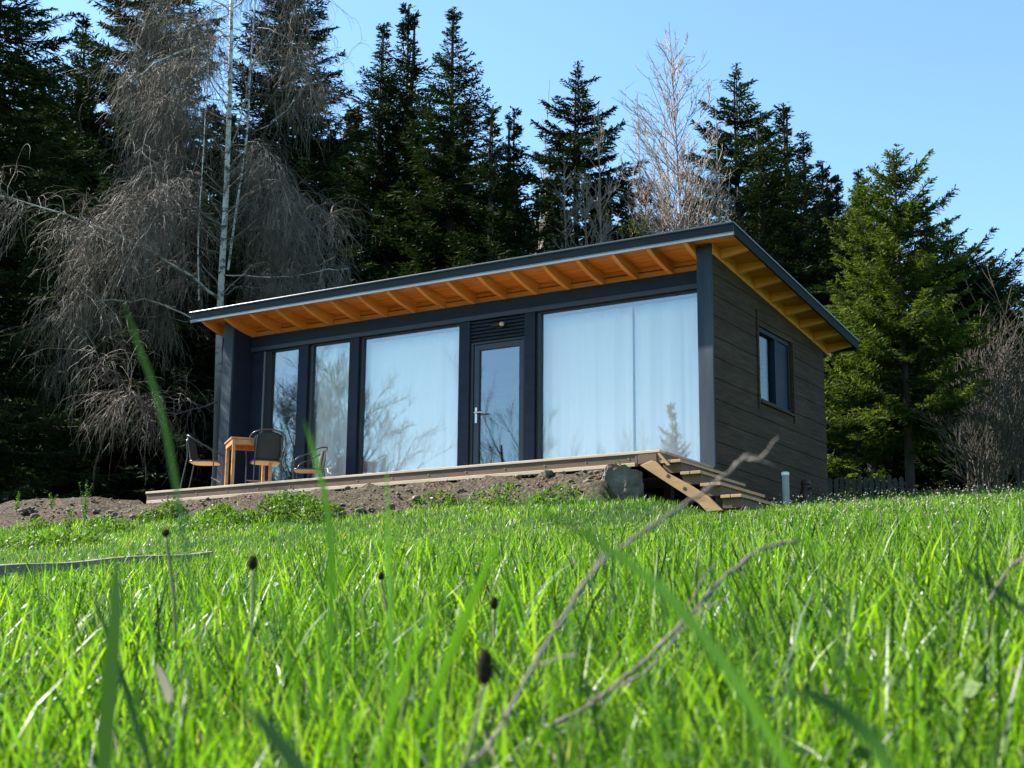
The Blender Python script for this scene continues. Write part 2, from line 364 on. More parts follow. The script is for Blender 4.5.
# ------------------------------------------------------------------ the cabin
XL, D, REC = -8.19, 4.03, .43
OS, OF, OB = .43, .32, .31
SL = .1144
def rtop(y): return 2.93-SL*y
cab = thing('cabin', 'small modern cabin with navy timber facade and orange pine eaves', 'cabin', (-4.1, 2.0, -.42))
def clad_wall(x0, x1, sgn, ygap=None):
    """gable wall of wide boards; the boards lie on the outer face"""
    pass
BH, BZ = .2668, .8472
def ztop_wall(y): return rtop(y)-.115
def gable(name, xin, xout, hole=None):
    mb = MB()
    # core
    t = .03 if xout > xin else -.03
    y0, y1 = .0, D
    def slab(ya, yb, za, zb=None):
        if zb is None: mb.prism([(xin, ya, za), (xin, yb, za), (xin, yb, ztop_wall(yb)), (xin, ya, ztop_wall(ya))], (xout-t-xin, 0, 0))
        else: mb.prism([(xin, ya, za), (xin, yb, za), (xin, yb, zb), (xin, ya, zb)], (xout-t-xin, 0, 0))
    if hole:
        ha, hb, hz0, hz1 = hole
        slab(.2, ha, -.6); slab(hb, y1-.01, -.6); slab(ha, hb, -.6, hz0)
        mb.prism([(xin, ha, hz1), (xin, hb, hz1), (xin, hb, ztop_wall(hb)), (xin, ha, ztop_wall(ha))], (xout-t-xin, 0, 0))
    else: slab(.2, y1-.01, -.6)
    # boards with a shadow gap
    z = BZ-6*BH; g = .006
    yA = .02
    while z < 3.0:
        za, zb = z+g/2, z+BH-g/2
        def board(ya, yb):
            ta, tb = min(zb, ztop_wall(ya)), min(zb, ztop_wall(yb))
            if tb <= za+.01:
                if ta <= za+.01: return
                yc = (2.93-.115-za)/SL; mb.prism([(xout-t, ya, za), (xout-t, yc-.02, za), (xout-t, ya, ta)], (t, 0, 0)) if yc > ya+.05 else None
                return
            if ta == zb and tb < zb:
                yc = (2.93-.115-zb)/SL
                pts = [(xout-t, ya, za), (xout-t, yb, za), (xout-t, yb, tb), (xout-t, yc, zb), (xout-t, ya, zb)]
                if yc-ya < .02: pts = [pts[0], pts[1], pts[2], pts[4]]
            else: pts = [(xout-t, ya, za), (xout-t, yb, za), (xout-t, yb, tb), (xout-t, ya, ta)]
            mb.prism(pts, (t, 0, 0))
        if hole and zb > hz0 and za < hz1:
            board(yA, ha); board(hb, D)
            if za < hz0-.02: mb.box(min(xout-t, xout), max(xout-t, xout), ha, hb, za, hz0)
            if zb > hz1+.02: mb.box(min(xout-t, xout), max(xout-t, xout), ha, hb, hz1, zb)
        else: board(yA, D)
        z += BH
    return mb.build(name, M['siding'], cab, bevel=.004)
gable('side_wall', -.17, 0, (1.47, 2.69, 1.075, 2.10))
gable('side_wall', XL+.17, XL)
MB().box(XL+.01, -.01, D-.17, D-.012, -.6, ztop_wall(D)-.03).build('back_wall', M['siding'], cab)
# wing fronts (posts) that carry the roof ends
for xa, xb in ((-.205, -.001), (XL+.001, XL+.2)):
    MB().box(xa, xb, -.022, .018, -.5, rtop(0)-.125).build('corner_post', M['navy_v'], cab, bevel=.004)
# inner faces of the wings
MB().box(XL+.172, XL+.196, .02, REC-.002, -.3, rtop(REC)-.19).build('wing_lining', M['navy'], cab, bevel=.003)
MB().box(-.196, -.172, .02, REC-.002, -.3, rtop(REC)-.19).build('wing_lining', M['navy'], cab, bevel=.003)
# floor and ceiling
MB().box(XL+.18, -.18, REC-.04, D-.18, -.16, -.01).build('floor', M['interior'], cab)
MB().prism([(XL+.18, REC+.1, 2.56), (XL+.18, D-.19, 2.56-SL*(D-.19-REC-.1)), (XL+.18, D-.19, 2.60-SL*(D-.19-REC-.1)), (XL+.18, REC+.1, 2.60)], (-XL-.36, 0, 0)).build('ceiling', M['interior'], cab)
# facade: header beam, mullion posts, panels
fx0, fx1 = XL+.2, -.2
hb = MB(); hb.box(fx0, fx1, REC-.03, REC+.12, 2.40, 2.645)
hb.build('header_beam', M['navy'], cab, bevel=.004)
MB().box(fx0, fx1, REC-.045, REC-.032, 2.40, 2.465).build('header_trim', M['navy_light'], cab, bevel=.003)
GT = 2.37
MB().box(fx0, -7.735, REC-.005, REC+.1, -.02, 2.398).build('wall_panel', M['navy'], cab, bevel=.003)
for xa, xb in ((-7.035, -6.845), (-6.05, -5.875), (-4.085, -3.905), (-3.0, -2.83), (-.375, -.2)):
    MB().box(xa, xb, REC-.028, REC+.12, -.02, 2.398).build('mullion_post', M['navy'], cab, bevel=.004)
MB().box(fx0, fx1, REC-.02, REC+.12, -.15, -.022).build('sill_beam', M['navy'], cab, bevel=.004)
# windows
def window(xa, xb, curtain=True, left=.06, right=.018):
    yg = REC+.045
    fr = MB()
    fr.box(xa, xa+left, REC+.012, REC+.09, -.02, 2.398); fr.box(xb-right, xb, REC+.012, REC+.09, -.02, 2.398)
    fr.box(xa+left, xb-right, REC+.012, REC+.09, 2.372, 2.398); fr.box(xa+left, xb-right, REC+.012, REC+.09, -.02, .05)
    f = fr.build('window', M['black'], cab, bevel=.003)
    MB().box(xa+left, xb-right, yg, yg+.008, .05, 2.372).build('pane', M['glass'], f)
    return f
window(-7.735, -7.035, left=.135)
window(-6.845, -6.05, left=.07)
window(-5.875, -4.085, left=.06, right=.015)
window(-2.83, -.375, left=.075)
MB().box(-7.74, -7.722, REC-.012, REC+.012, 0, 2.39).build('pale_strip', M['fascia_lit_strip'], cab)
# door unit
dx0, dx1 = -3.905, -3.0
lv = MB(); lv.box(dx0, dx1, REC+.03, REC+.1, 2.085, 2.398)
for k in range(6):
    z = 2.098+k*.051
    lv.prism([(dx0+.003, REC+.029, z), (dx0+.003, REC-.004, z+.004), (dx0+.003, REC-.004, z+.03), (dx0+.003, REC+.029, z+.042)], (dx1-dx0-.006, 0, 0))
lv.build('louvre_panel', M['navy'], cab)
df = MB(); df.box(dx0, dx0+.055, REC+.0, REC+.1, -.02, 2.083); df.box(dx1-.03, dx1, REC+.0, REC+.1, -.02, 2.083); df.box(dx0+.055, dx1-.03, REC+.0, REC+.1, 2.05, 2.083)
df.build('door_frame', M['black'], cab, bevel=.003)
dr = MB(); la, lb = dx0+.06, dx1-.034
dr.box(la, la+.085, REC+.012, REC+.075, .0, 2.045); dr.box(lb-.07, lb, REC+.012, REC+.075, .0, 2.045)
dr.box(la+.085, lb-.07, REC+.012, REC+.075, 1.965, 2.045); dr.box(la+.085, lb-.07, REC+.012, REC+.075, .0, .16)
door = dr.build('door', M['navy_light'], cab, bevel=.004)
MB().box(la+.085, lb-.07, REC+.04, REC+.05, .16, 1.965).build('pane', M['door_glass'], door)
hd = MB(); hx = la+.045
hd.box(hx-.017, hx+.017, REC+.003, REC+.0118, .93, 1.15)
hd.tube([(hx, REC+.004, 1.07), (hx, REC-.045, 1.07), (hx+.02, REC-.05, 1.07), (hx+.15, REC-.05, 1.065)], .010, 10)
hd.build('handle', M['steel'], door, bevel=.002)
lamp = MB(); lx, lz = -3.42, 2.28
lamp.box(lx-.04, lx+.04, REC-.026, REC-.005, lz-.04, lz+.04)
lamp.tube([(lx-.1, REC-.05, lz+.005), (lx-.02, REC-.06, lz+.005), (lx+.04, REC-.07, lz+.012)], [.022, .03, .034], 12)
lamp = lamp.build('wall_lamp', M['black'], cab, smooth=False)
bm_ = MB(); bm_.lathe((lx+.085, REC-.085, lz-.035), [(.005, 0), (.026, .007), (.038, .028), (.036, .044), (.024, .06), (.006, .064)], 14); bm_.build('bulb', M['bulb'], lamp, smooth=True)
# side window (> frame, pane)
sw = MB()
ya, yb, za, zb = 1.47, 2.69, 1.075, 2.10
sw.box(-.12, -.03, ya, ya+.05, za, zb); sw.box(-.12, -.03, yb-.05, yb, za, zb); sw.box(-.12, -.03, ya+.05, yb-.05, zb-.06, zb); sw.box(-.12, -.03, ya+.05, yb-.05, za, za+.05)
sw.box(-.125, -.025, 2.12, 2.19, za+.05, zb-.06)
swo = sw.build('side_window', M['navy'], cab, bevel=.003)
MB().box(-.09, -.08, ya+.05, 2.12, za+.05, zb-.06).build('pane', M['side_glass'], swo)
MB().box(-.115, -.05, 2.191, yb-.051, za+.051, zb-.061).build('sash', M['navy'], swo, bevel=.003)
tr = MB(); tr.box(.001, .022, ya-.06, ya-.012, za-.12, zb+.2); tr.box(.001, .02, yb+.012, yb+.05, za-.12, zb+.0); tr.box(-.02, .035, ya-.012, yb+.012, za-.035, za-.002)
tr.build('trim', M['siding'], swo, bevel=.003)
# roof: deck boards (soffit), rafters, lookouts, fascia, metal sheet
X0, X1, Y0, Y1 = XL-OS, OS, -OF, D+OB
def slab_roof(x0, x1, y0, y1, dz0, dz1):
    return MB().prism([(x0, y0, rtop(y0)+dz0), (x0, y1, rtop(y1)+dz0), (x0, y1, rtop(y1)+dz1), (x0, y0, rtop(y0)+dz1)], (x1-x0, 0, 0))
roof = slab_roof(X0+.028, X1-.028, Y0+.028, Y1-.028, -.075, -.045).build('roof', M['pine'], cab)
slab_roof(X0-.014, X1+.014, Y0-.027, Y1+.01, -.028, .0).build('roof_sheet', M['roof_metal'], roof, bevel=.009)
# tongue and groove lines under the soffit are modelled as thin boards
sb = MB(); yy = Y0+.03
while yy < REC+.05:
    sb.prism([(X0+.03, yy+.004, rtop(yy)-.083), (X0+.03, yy+.106, rtop(yy+.106)-.083), (X0+.03, yy+.106, rtop(yy+.106)-.0755), (X0+.03, yy+.004, rtop(yy)-.0755)], (X1-X0-.06, 0, 0)); yy += .11
sb.build('soffit', M['pine_x'], roof)
for xa, xb in ((.002, X1-.03), (X0+.03, XL-.002)):
    sb = MB(); yy = REC+.06
    while yy < Y1-.1:
        sb.prism([(xa, yy+.004, rtop(yy)-.083), (xa, yy+.106, rtop(yy+.106)-.083), (xa, yy+.106, rtop(yy+.106)-.0755), (xa, yy+.004, rtop(yy)-.0755)], (xb-xa, 0, 0)); yy += .11
    sb.build('soffit', M['pine_x'], roof)
# front fascia: dark upper band, lower strip with sunlight put into its colour
MB().box(X0, X1, Y0-.002, Y0+.026, rtop(Y0)-.118, rtop(Y0)-.029).build('fascia', M['fascia'], roof, bevel=.003)
MB().box(X0, X1, Y0+.001, Y0+.026, rtop(Y0)-.168, rtop(Y0)-.120).build('fascia_lit_strip', M['fascia_lit_strip'], roof, bevel=.003)
for xa in (X1-.026, X0):
    MB().prism([(xa, Y0+.027, rtop(Y0)-.158), (xa, Y1, rtop(Y1)-.158), (xa, Y1, rtop(Y1)-.029), (xa, Y0+.027, rtop(Y0)-.029)], (.026, 0, 0)).build('barge_board', M['barge'], roof, bevel=.003)
MB().box(X0+.027, X1-.027, Y1-.026, Y1-.002, rtop(Y1)-.16, rtop(Y1)-.03).build('back_fascia', M['fascia'], roof)
# rafters with rounded tails
def rafter(x):
    w = .06; mb = MB()
    prof = []
    yb_ = REC+.13; ya_ = Y0+.03
    for i in range(9):
        t = i/8; y = ya_+(REC-.03-ya_)*t
        cut = .155+(.0+.085*(1-(1-t)**2.6))          # depth below roof top grows from tail to wall
        prof.append((x-w/2, y, rtop(y)-cut))
    prof.append((x-w/2, yb_, rtop(yb_)-.24)); prof.append((x-w/2, yb_, rtop(yb_)-.0845)); prof.append((x-w/2, ya_, rtop(ya_)-.0845))
    mb.prism(prof, (w, 0, 0)); return mb.build('rafter', M['pine'], roof, bevel=.003)
rx = [X0+.2]+[XL+.1+.523*k for k in range(16)]+[.05]
rx = [X0+.21]+list(np.linspace(XL+.23, -.24, 16))
for x in rx: rafter(x)
# blocking boards above the header
bl = MB(); bl.box(fx0, fx1, REC-.018, REC+.02, 2.648, 2.72); bl.build('blocking', M['pine_x'], roof, bevel=.002)
bl = MB(); bl.box(fx0, fx1, REC-.012, REC+.02, 2.735, rtop(REC)-.088); bl.build('blocking', M['pine_x'], roof, bevel=.002)
# lookouts of the verge, on both gables
ly = np.linspace(.24, D+.12, 8)
for (xa, xb) in ((.021, X1-.028), (X0+.028, XL-.021)):
    for y in ly:
        w = .05
        inner_left = xa > 0
        def zz(y_, d): return rtop(y_)-d
        d_in, d_out = .215, .15
        da, db = (d_in, d_out) if inner_left else (d_out, d_in)
        mb = MB(); mb.add([(xa, y-w/2, zz(y-w/2, da)), (xb, y-w/2, zz(y-w/2, db)), (xb, y-w/2, zz(y-w/2, .0845)), (xa, y-w/2, zz(y-w/2, .0845)),
                           (xa, y+w/2, zz(y+w/2, da)), (xb, y+w/2, zz(y+w/2, db)), (xb, y+w/2, zz(y+w/2, .0845)), (xa, y+w/2, zz(y+w/2, .0845))],
                          [(0, 1, 2, 3), (7, 6, 5, 4), (0, 4, 5, 1), (1, 5, 6, 2), (2, 6, 7, 3), (3, 7, 4, 0)])
        mb.build('lookout', M['pine_lit'], roof, bevel=.003)
    xw = .001 if xa > 0 else XL-.019
    MB().prism([(xw, .0, rtop(0)-.235), (xw, Y1-.03, rtop(Y1-.03)-.235), (xw, Y1-.03, rtop(Y1-.03)-.0845), (xw, 0, rtop(0)-.0845)], (.018, 0, 0)).build('verge_board', M['pine_lit'], roof)

# curtains behind the glass
def curtain(xa, xb, label, amp=.06, wl=.30, seed=0, z1=2.34):
    rs = np.random.default_rng(seed)
    n = int((xb-xa)/.012); m = 14
    x = np.linspace(xa, xb, n); ph = np.cumsum(rs.normal(1, .35, n))*(2*np.pi*(xb-xa)/n/wl)
    z = np.linspace(.03, z1, m)
    Xg = np.repeat(x[:, None], m, 1); Zg = np.repeat(z[None, :], n, 0)
    t = (Zg-.03)/(z1-.03)
    A = amp*(.55+.45*np.sin(x*2.1+seed))[:, None]*(1-.25*t)
    Yg = REC+.175+A*np.sin(ph)[:, None]+.008*np.sin(ph*2.3+1)[:, None]*(1-t)
    idg = np.arange(n*m).reshape(n, m)
    Q = np.stack([idg[:-1, :-1], idg[1:, :-1], idg[1:, 1:], idg[:-1, 1:]], -1).reshape(-1, 4)
    c = np.array([(xa+xb)/2, REC+.2, 0])
    o = np_obj('curtain', np.stack([Xg, Yg, Zg], -1).reshape(-1, 3)-c, [Q], M['curtain'], smooth=True)
    o.location = c
    md = o.modifiers.new('solid', 'SOLIDIFY'); md.thickness = .004
    tag(o, label, 'curtain', 'white curtains drawn behind the facade glass')
curtain(-6.97, -6.02, 'white curtain behind the narrow glass panel at the pale chair', seed=2)
curtain(-6.0, -4.06, 'wide white curtain behind the glass panel beside the door handle', seed=3, amp=.03)
curtain(-2.86, -1.42, 'white curtain of the largest panel, half next to the door', seed=4, amp=.03)
curtain(-1.40, -.30, 'white curtain of the largest panel, half next to the corner post', seed=5, amp=.028)

# ------------------------------------------------------------------ terrace deck and steps
YD = -1.53
deck = thing('terrace_deck', 'long low larch terrace deck in front of the cabin', 'deck', (-4.1, -.6, -.3))
nb = 14; wdt = (REC-.05-YD)/nb
for k in range(nb):
    y = YD+k*wdt
    MB().box(-8.115+random.uniform(-.006, .006), -.02, y+.003, y+wdt-.003, -.03, 0).build('deck_board', M['nose' if k == 0 else 'deck'], deck, bevel=.003)
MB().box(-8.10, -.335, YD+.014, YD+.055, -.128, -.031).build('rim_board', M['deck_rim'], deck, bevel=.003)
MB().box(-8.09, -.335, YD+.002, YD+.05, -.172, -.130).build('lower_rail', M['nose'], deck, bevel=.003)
MB().box(-8.10, -8.06, YD+.056, REC-.06, -.172, -.031).build('end_board', M['fresh'], deck, bevel=.003)
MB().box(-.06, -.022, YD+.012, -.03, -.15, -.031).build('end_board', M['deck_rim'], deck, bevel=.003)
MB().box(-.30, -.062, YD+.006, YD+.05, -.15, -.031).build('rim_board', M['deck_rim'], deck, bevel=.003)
for x in (-.32,):
    MB().box(x-.014, x+.014, YD+.008, YD+.06, -.175, -.031).build('rim_post', M['deck_rim'], deck, bevel=.003)
for k in range(14):
    x = -7.7+k*.56; bolts = MB()
    bolts.lathe((0, 0, 0), [(.001, 0), (.009, .002), (.009, .005), (.001, .006)], 8)
    n0 = len(bolts.v)-32
    for i in range(n0, len(bolts.v)):
        v = bolts.v[i]; bolts.v[i] = (v[0]+x, YD+.014-v[2], v[1]-.08)
    bolts.build('bolt_head', M['deck'], deck)
for x in (-7.6, -5.8, -4, -2.2, -.5):
    for y in (YD+.15, -.3):
        MB().box(x-.05, x+.05, y-.05, y+.05, float(height(x, y))-.1, -.032).build('deck_leg', M['deck_rim'], deck)

st = thing('wooden_steps', 'open wooden steps of fresh larch leading down from the deck end', 'steps', (.4, -1.0, -.75))
YN, YF = YD-.02, -.32
TR = [(.015, -.135), (.255, -.280), (.495, -.425), (.735, -.570)]
for i, (x, z) in enumerate(TR):
    t_ = MB(); t_.box(x, x+.112, YN-.03, YF+.03, z-.034, z); t_.box(x+.122, x+.245, YN-.03, YF+.03, z-.034, z)
    t_.build('tread', M['fresh' if i != 1 else 'deck'], st, bevel=.003)
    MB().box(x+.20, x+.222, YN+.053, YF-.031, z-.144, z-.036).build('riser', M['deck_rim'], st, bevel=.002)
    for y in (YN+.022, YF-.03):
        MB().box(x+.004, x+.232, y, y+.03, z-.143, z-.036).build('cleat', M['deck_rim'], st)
for y in (YN-.022, YF-.008):
    s_ = MB(); s_.prism([(-.25, y, -.172), (-.10, y, -.125), (-.04, y, -.150), (.10, y, -.285), (.385, y, -.445), (.60, y, -.585), (.76, y, -.74), (.56, y, -.74), (.467, y, -.645)], (0, .04, 0))
    s_.build('stringer', M['fresh'], st, bevel=.004)
br = MB(); br.prism([(-.02, YN-.047, -.055), (.01, YN-.047, -.050), (.14, YN-.047, -.20), (.10, YN-.047, -.20)], (0, .023, 0)); br.build('brace', M['fresh'], st)
kn = MB()
for (x, z) in ((.10, -.315), (.30, -.47)):
    n0 = len(kn.v); kn.lathe((0, 0, 0), [(.002, 0), (.022, .001), (.02, .003), (.002, .004)], 10)
    for i in range(n0, len(kn.v)):
        v = kn.v[i]; kn.v[i] = (v[0]+x, YN-.0225-v[2], v[1]+z)
kn.build('knots', M['rust'], st)

# boulder
def boulder():
    bm = bmesh.new(); bmesh.ops.create_icosphere(bm, subdivisions=5, radius=1)
    for v in bm.verts:
        p = v.co.copy()
        # planar cuts give a broken-stone look
        for n_, d in (((.95, -.25, .1), .62), ((-.85, -.5, .2), .66), ((.25, -.95, .1), .55), ((.15, .1, .98), .62), ((-.6, 0, .8), .72), ((.6, -.6, -.2), .8), ((.6, 0, .8), .78)):
            nn = Vector(n_).normalized(); k = p.dot(nn)-d
            if k > 0: p -= nn*k*.97
        p += p.normalized()*(.10*mnoise.noise(v.co*2.1+Vector((3, 1, 7)))+.05*mnoise.noise(v.co*5.3)+.02*mnoise.noise(v.co*14))
        v.co = Vector((p.x*.29, p.y*.27, p.z*.27))
    me = bpy.data.meshes.new('boulder'); bm.to_mesh(me); bm.free()
    me.polygons.foreach_set('use_smooth', [True]*len(me.polygons)); me.materials.append(M['stone'])
    o = bpy.data.objects.new('boulder', me); COL.objects.link(o)
    p = at_y(619, 483, -1.78); o.location = (p[0], p[1], p[2])
    tag(o, 'grey brown boulder lodged in the soil under the deck end', 'rock')
boulder()

# standpipe and the small dark red stub by the wall
pb = at_d(786, 497, math.hypot(.75-CAM[0], .2-CAM[1]))
hz = float(height(pb[0], pb[1]))
pt_ = at_d(786, 474.5, math.hypot(.75-CAM[0], .2-CAM[1]))
pp = thing('standpipe', 'short grey plastic pipe with a pale cap beside the dark side wall', 'pipe', (pb[0], pb[1], hz))
MB().lathe((0, 0, 0), [(.042, -.1), (.042, pt_[2]-hz)], 18).build('tube', M['pipe'], pp, local=True)
MB().lathe((0, 0, pt_[2]-hz+.001), [(.046, -.01), (.047, .022), (.03, .03), (.012, .032)], 18).build('cap', M['cap'], pp, local=True)
pr = at_d(806, 496, 18.6); hz2 = float(height(pr[0], pr[1])); ptop = at_d(806, 479, 18.6)[2]-hz2
rs_ = MB(); rs_.lathe((0, 0, 0), [(.075, -.1), (.075, ptop*.45), (.055, ptop*.55), (.055, ptop*.72), (.066, ptop*.78), (.055, ptop*.93), (.02, ptop)], 16)
rs_.tube([(.04, 0, ptop*.6), (.09, -.03, ptop*.58), (.105, -.035, ptop*.45)], .016, 8)
o = rs_.build('garden_tap', M['rust'], None, smooth=False); o.location = (pr[0], pr[1], hz2)
tag(o, 'small dark reddish garden tap post close to the side wall', 'tap')

# ------------------------------------------------------------------ table and chairs
P0 = at_z(231.5, 436.4, .74)
e1 = Vector((-.79, .62, 0)).normalized(); e2 = Vector((.62, .79, 0)).normalized()
TS = .62
tc_ = Vector(P0)+e1*TS/2+e2*TS/2; tc_.z = 0
tbl = thing('patio_table', 'small square slatted wooden patio table between the metal chairs', 'table', tc_, math.atan2(e2.y, e2.x))
tp = MB(); h = TS/2
for k in range(7):
    w = TS/7; tp.box(-h, h, -h+k*w+.004, -h+(k+1)*w-.004, .716, .74)
tp.build('tabletop', M['table_wood'], tbl, bevel=.003, local=True)
ap = MB()
ap.box(-h+.02, h-.02, -h+.02, -h+.042, .645, .715); ap.box(-h+.02, h-.02, h-.042, h-.02, .645, .715); ap.box(-h+.02, -h+.042, -h+.043, h-.043, .645, .715); ap.box(h-.042, h-.02, -h+.043, h-.043, .645, .715)
ap.build('apron', M['table_wood'], tbl, bevel=.002, local=True)
for sx in (-1, 1):
    for sy in (-1, 1):
        cx, cy = sx*(h-.047), sy*(h-.047)
        MB().box(cx-.022, cx+.022, cy-.022, cy+.022, 0.001, .714).build('leg', M['table_wood'], tbl, bevel=.003, local=True)

def arc(pts, n=8):
    """Catmull-Rom through points"""
    P = [Vector(p) for p in pts]; P = [P[0]*2-P[1]]+P+[P[-1]*2-P[-2]]; out = []
    for i in range(1, len(P)-2):
        for k in range(n):
            t = k/n; a, b, c, d = P[i-1], P[i], P[i+1], P[i+2]
            out.append(.5*((2*b)+(c-a)*t+(2*a-5*b+4*c-d)*t*t+(3*b-a-3*c+d)*t**3))
    out.append(P[-2]); return out
def make_chair(label, top=.80, seat=.43, back_mat='dark_weave'):
    """faces +x"""
    c = thing('bistro_chair', label, 'chair', group='metal bistro chairs on the deck')
    # seat: rounded pad slightly dished
    n = 20; ring = []
    for k in range(n):
        a = 2*math.pi*k/n
        ring.append((.20*math.copysign(abs(math.cos(a))**.6, math.cos(a))+.02, .20*math.copysign(abs(math.sin(a))**.6, math.sin(a)), seat))
    s_ = MB(); s_.prism(ring, (0, 0, -.028)); s_.build('seat', M['rattan'], c, bevel=.008, local=True)
    # seat ring
    s_ = MB(); rr = [(x*1.04-.0008, y*1.05, seat-.012) for x, y, z in ring]; s_.tube(rr+[rr[0]], .011, 6, cap=False); s_.build('seat_frame', M['chair_metal'], c, local=True, smooth=True)
    # curved top rail that runs down into both front legs as arms
    hgt = top-seat
    pts = [(.20, -.245, .0), (.205, -.25, seat+.02), (.15, -.27, seat+hgt*.42), (.0, -.275, seat+hgt*.62), (-.16, -.225, seat+hgt*.9), (-.235, -.11, top), (-.25, 0, top+.012),
           (-.235, .11, top), (-.16, .225, seat+hgt*.9), (.0, .275, seat+hgt*.62), (.15, .27, seat+hgt*.42), (.205, .25, seat+.02), (.20, .245, .0)]
    MB().tube(arc(pts), .0100, 8).build('arm_rail', M['chair_metal'], c, local=True, smooth=True)
    for s in (-1, 1):
        MB().tube(arc([(-.27, s*.20, 0), (-.20, s*.19, seat-.03), (-.19, s*.185, seat+.05), (-.215, s*.165, top-.07)]), .009, 8).build('leg', M['chair_metal'], c, local=True, smooth=True)
    MB().tube([(.19, -.24, .17), (.19, .24, .17)], .007, 6).build('stretcher', M['steel'], c, local=True)
    # woven back panel, curved
    v = []; f = []; na, nz_ = 12, 8
    for j in range(nz_+1):
        t = j/nz_
        for i in range(na+1):
            a = (i/na-.5)*2
            v.append((-.185-.055*t+.05*abs(a)**2, a*(.165+.035*math.sin(t*2.2)), seat-.01+t*(hgt-.005*0-.01)-.05*abs(a)**3*t))
    for j in range(nz_):
        for i in range(na):
            q = j*(na+1)+i; f.append((q, q+1, q+na+2, q+na+1))
    mb = MB(); mb.add(v, f); mb.build('backrest', M[back_mat], c, local=True, smooth=True, solid=.008)
    return c
def put(c, px, py, z, ang):
    p = at_z(px, py, z); c.location = (p[0], p[1], 0.002); c.rotation_euler = (0, 0, ang)
c1 = make_chair('metal bistro chair with dark back at the open end of the table', .80, .43)
put(c1, 204, 462, .43, math.radians(28))
c2 = make_chair('metal bistro chair with its dark woven back hiding the table corner', .84, .43)
put(c2, 266, 461.5, .43, math.radians(140))
c3 = make_chair('metal bistro chair with pale rattan back standing against the glass', .72, .40, 'rattan')
p3 = at_y(308, 467, .0); c3.location = (p3[0]-.02, .06, .002); c3.rotation_euler = (0, 0, math.radians(214))

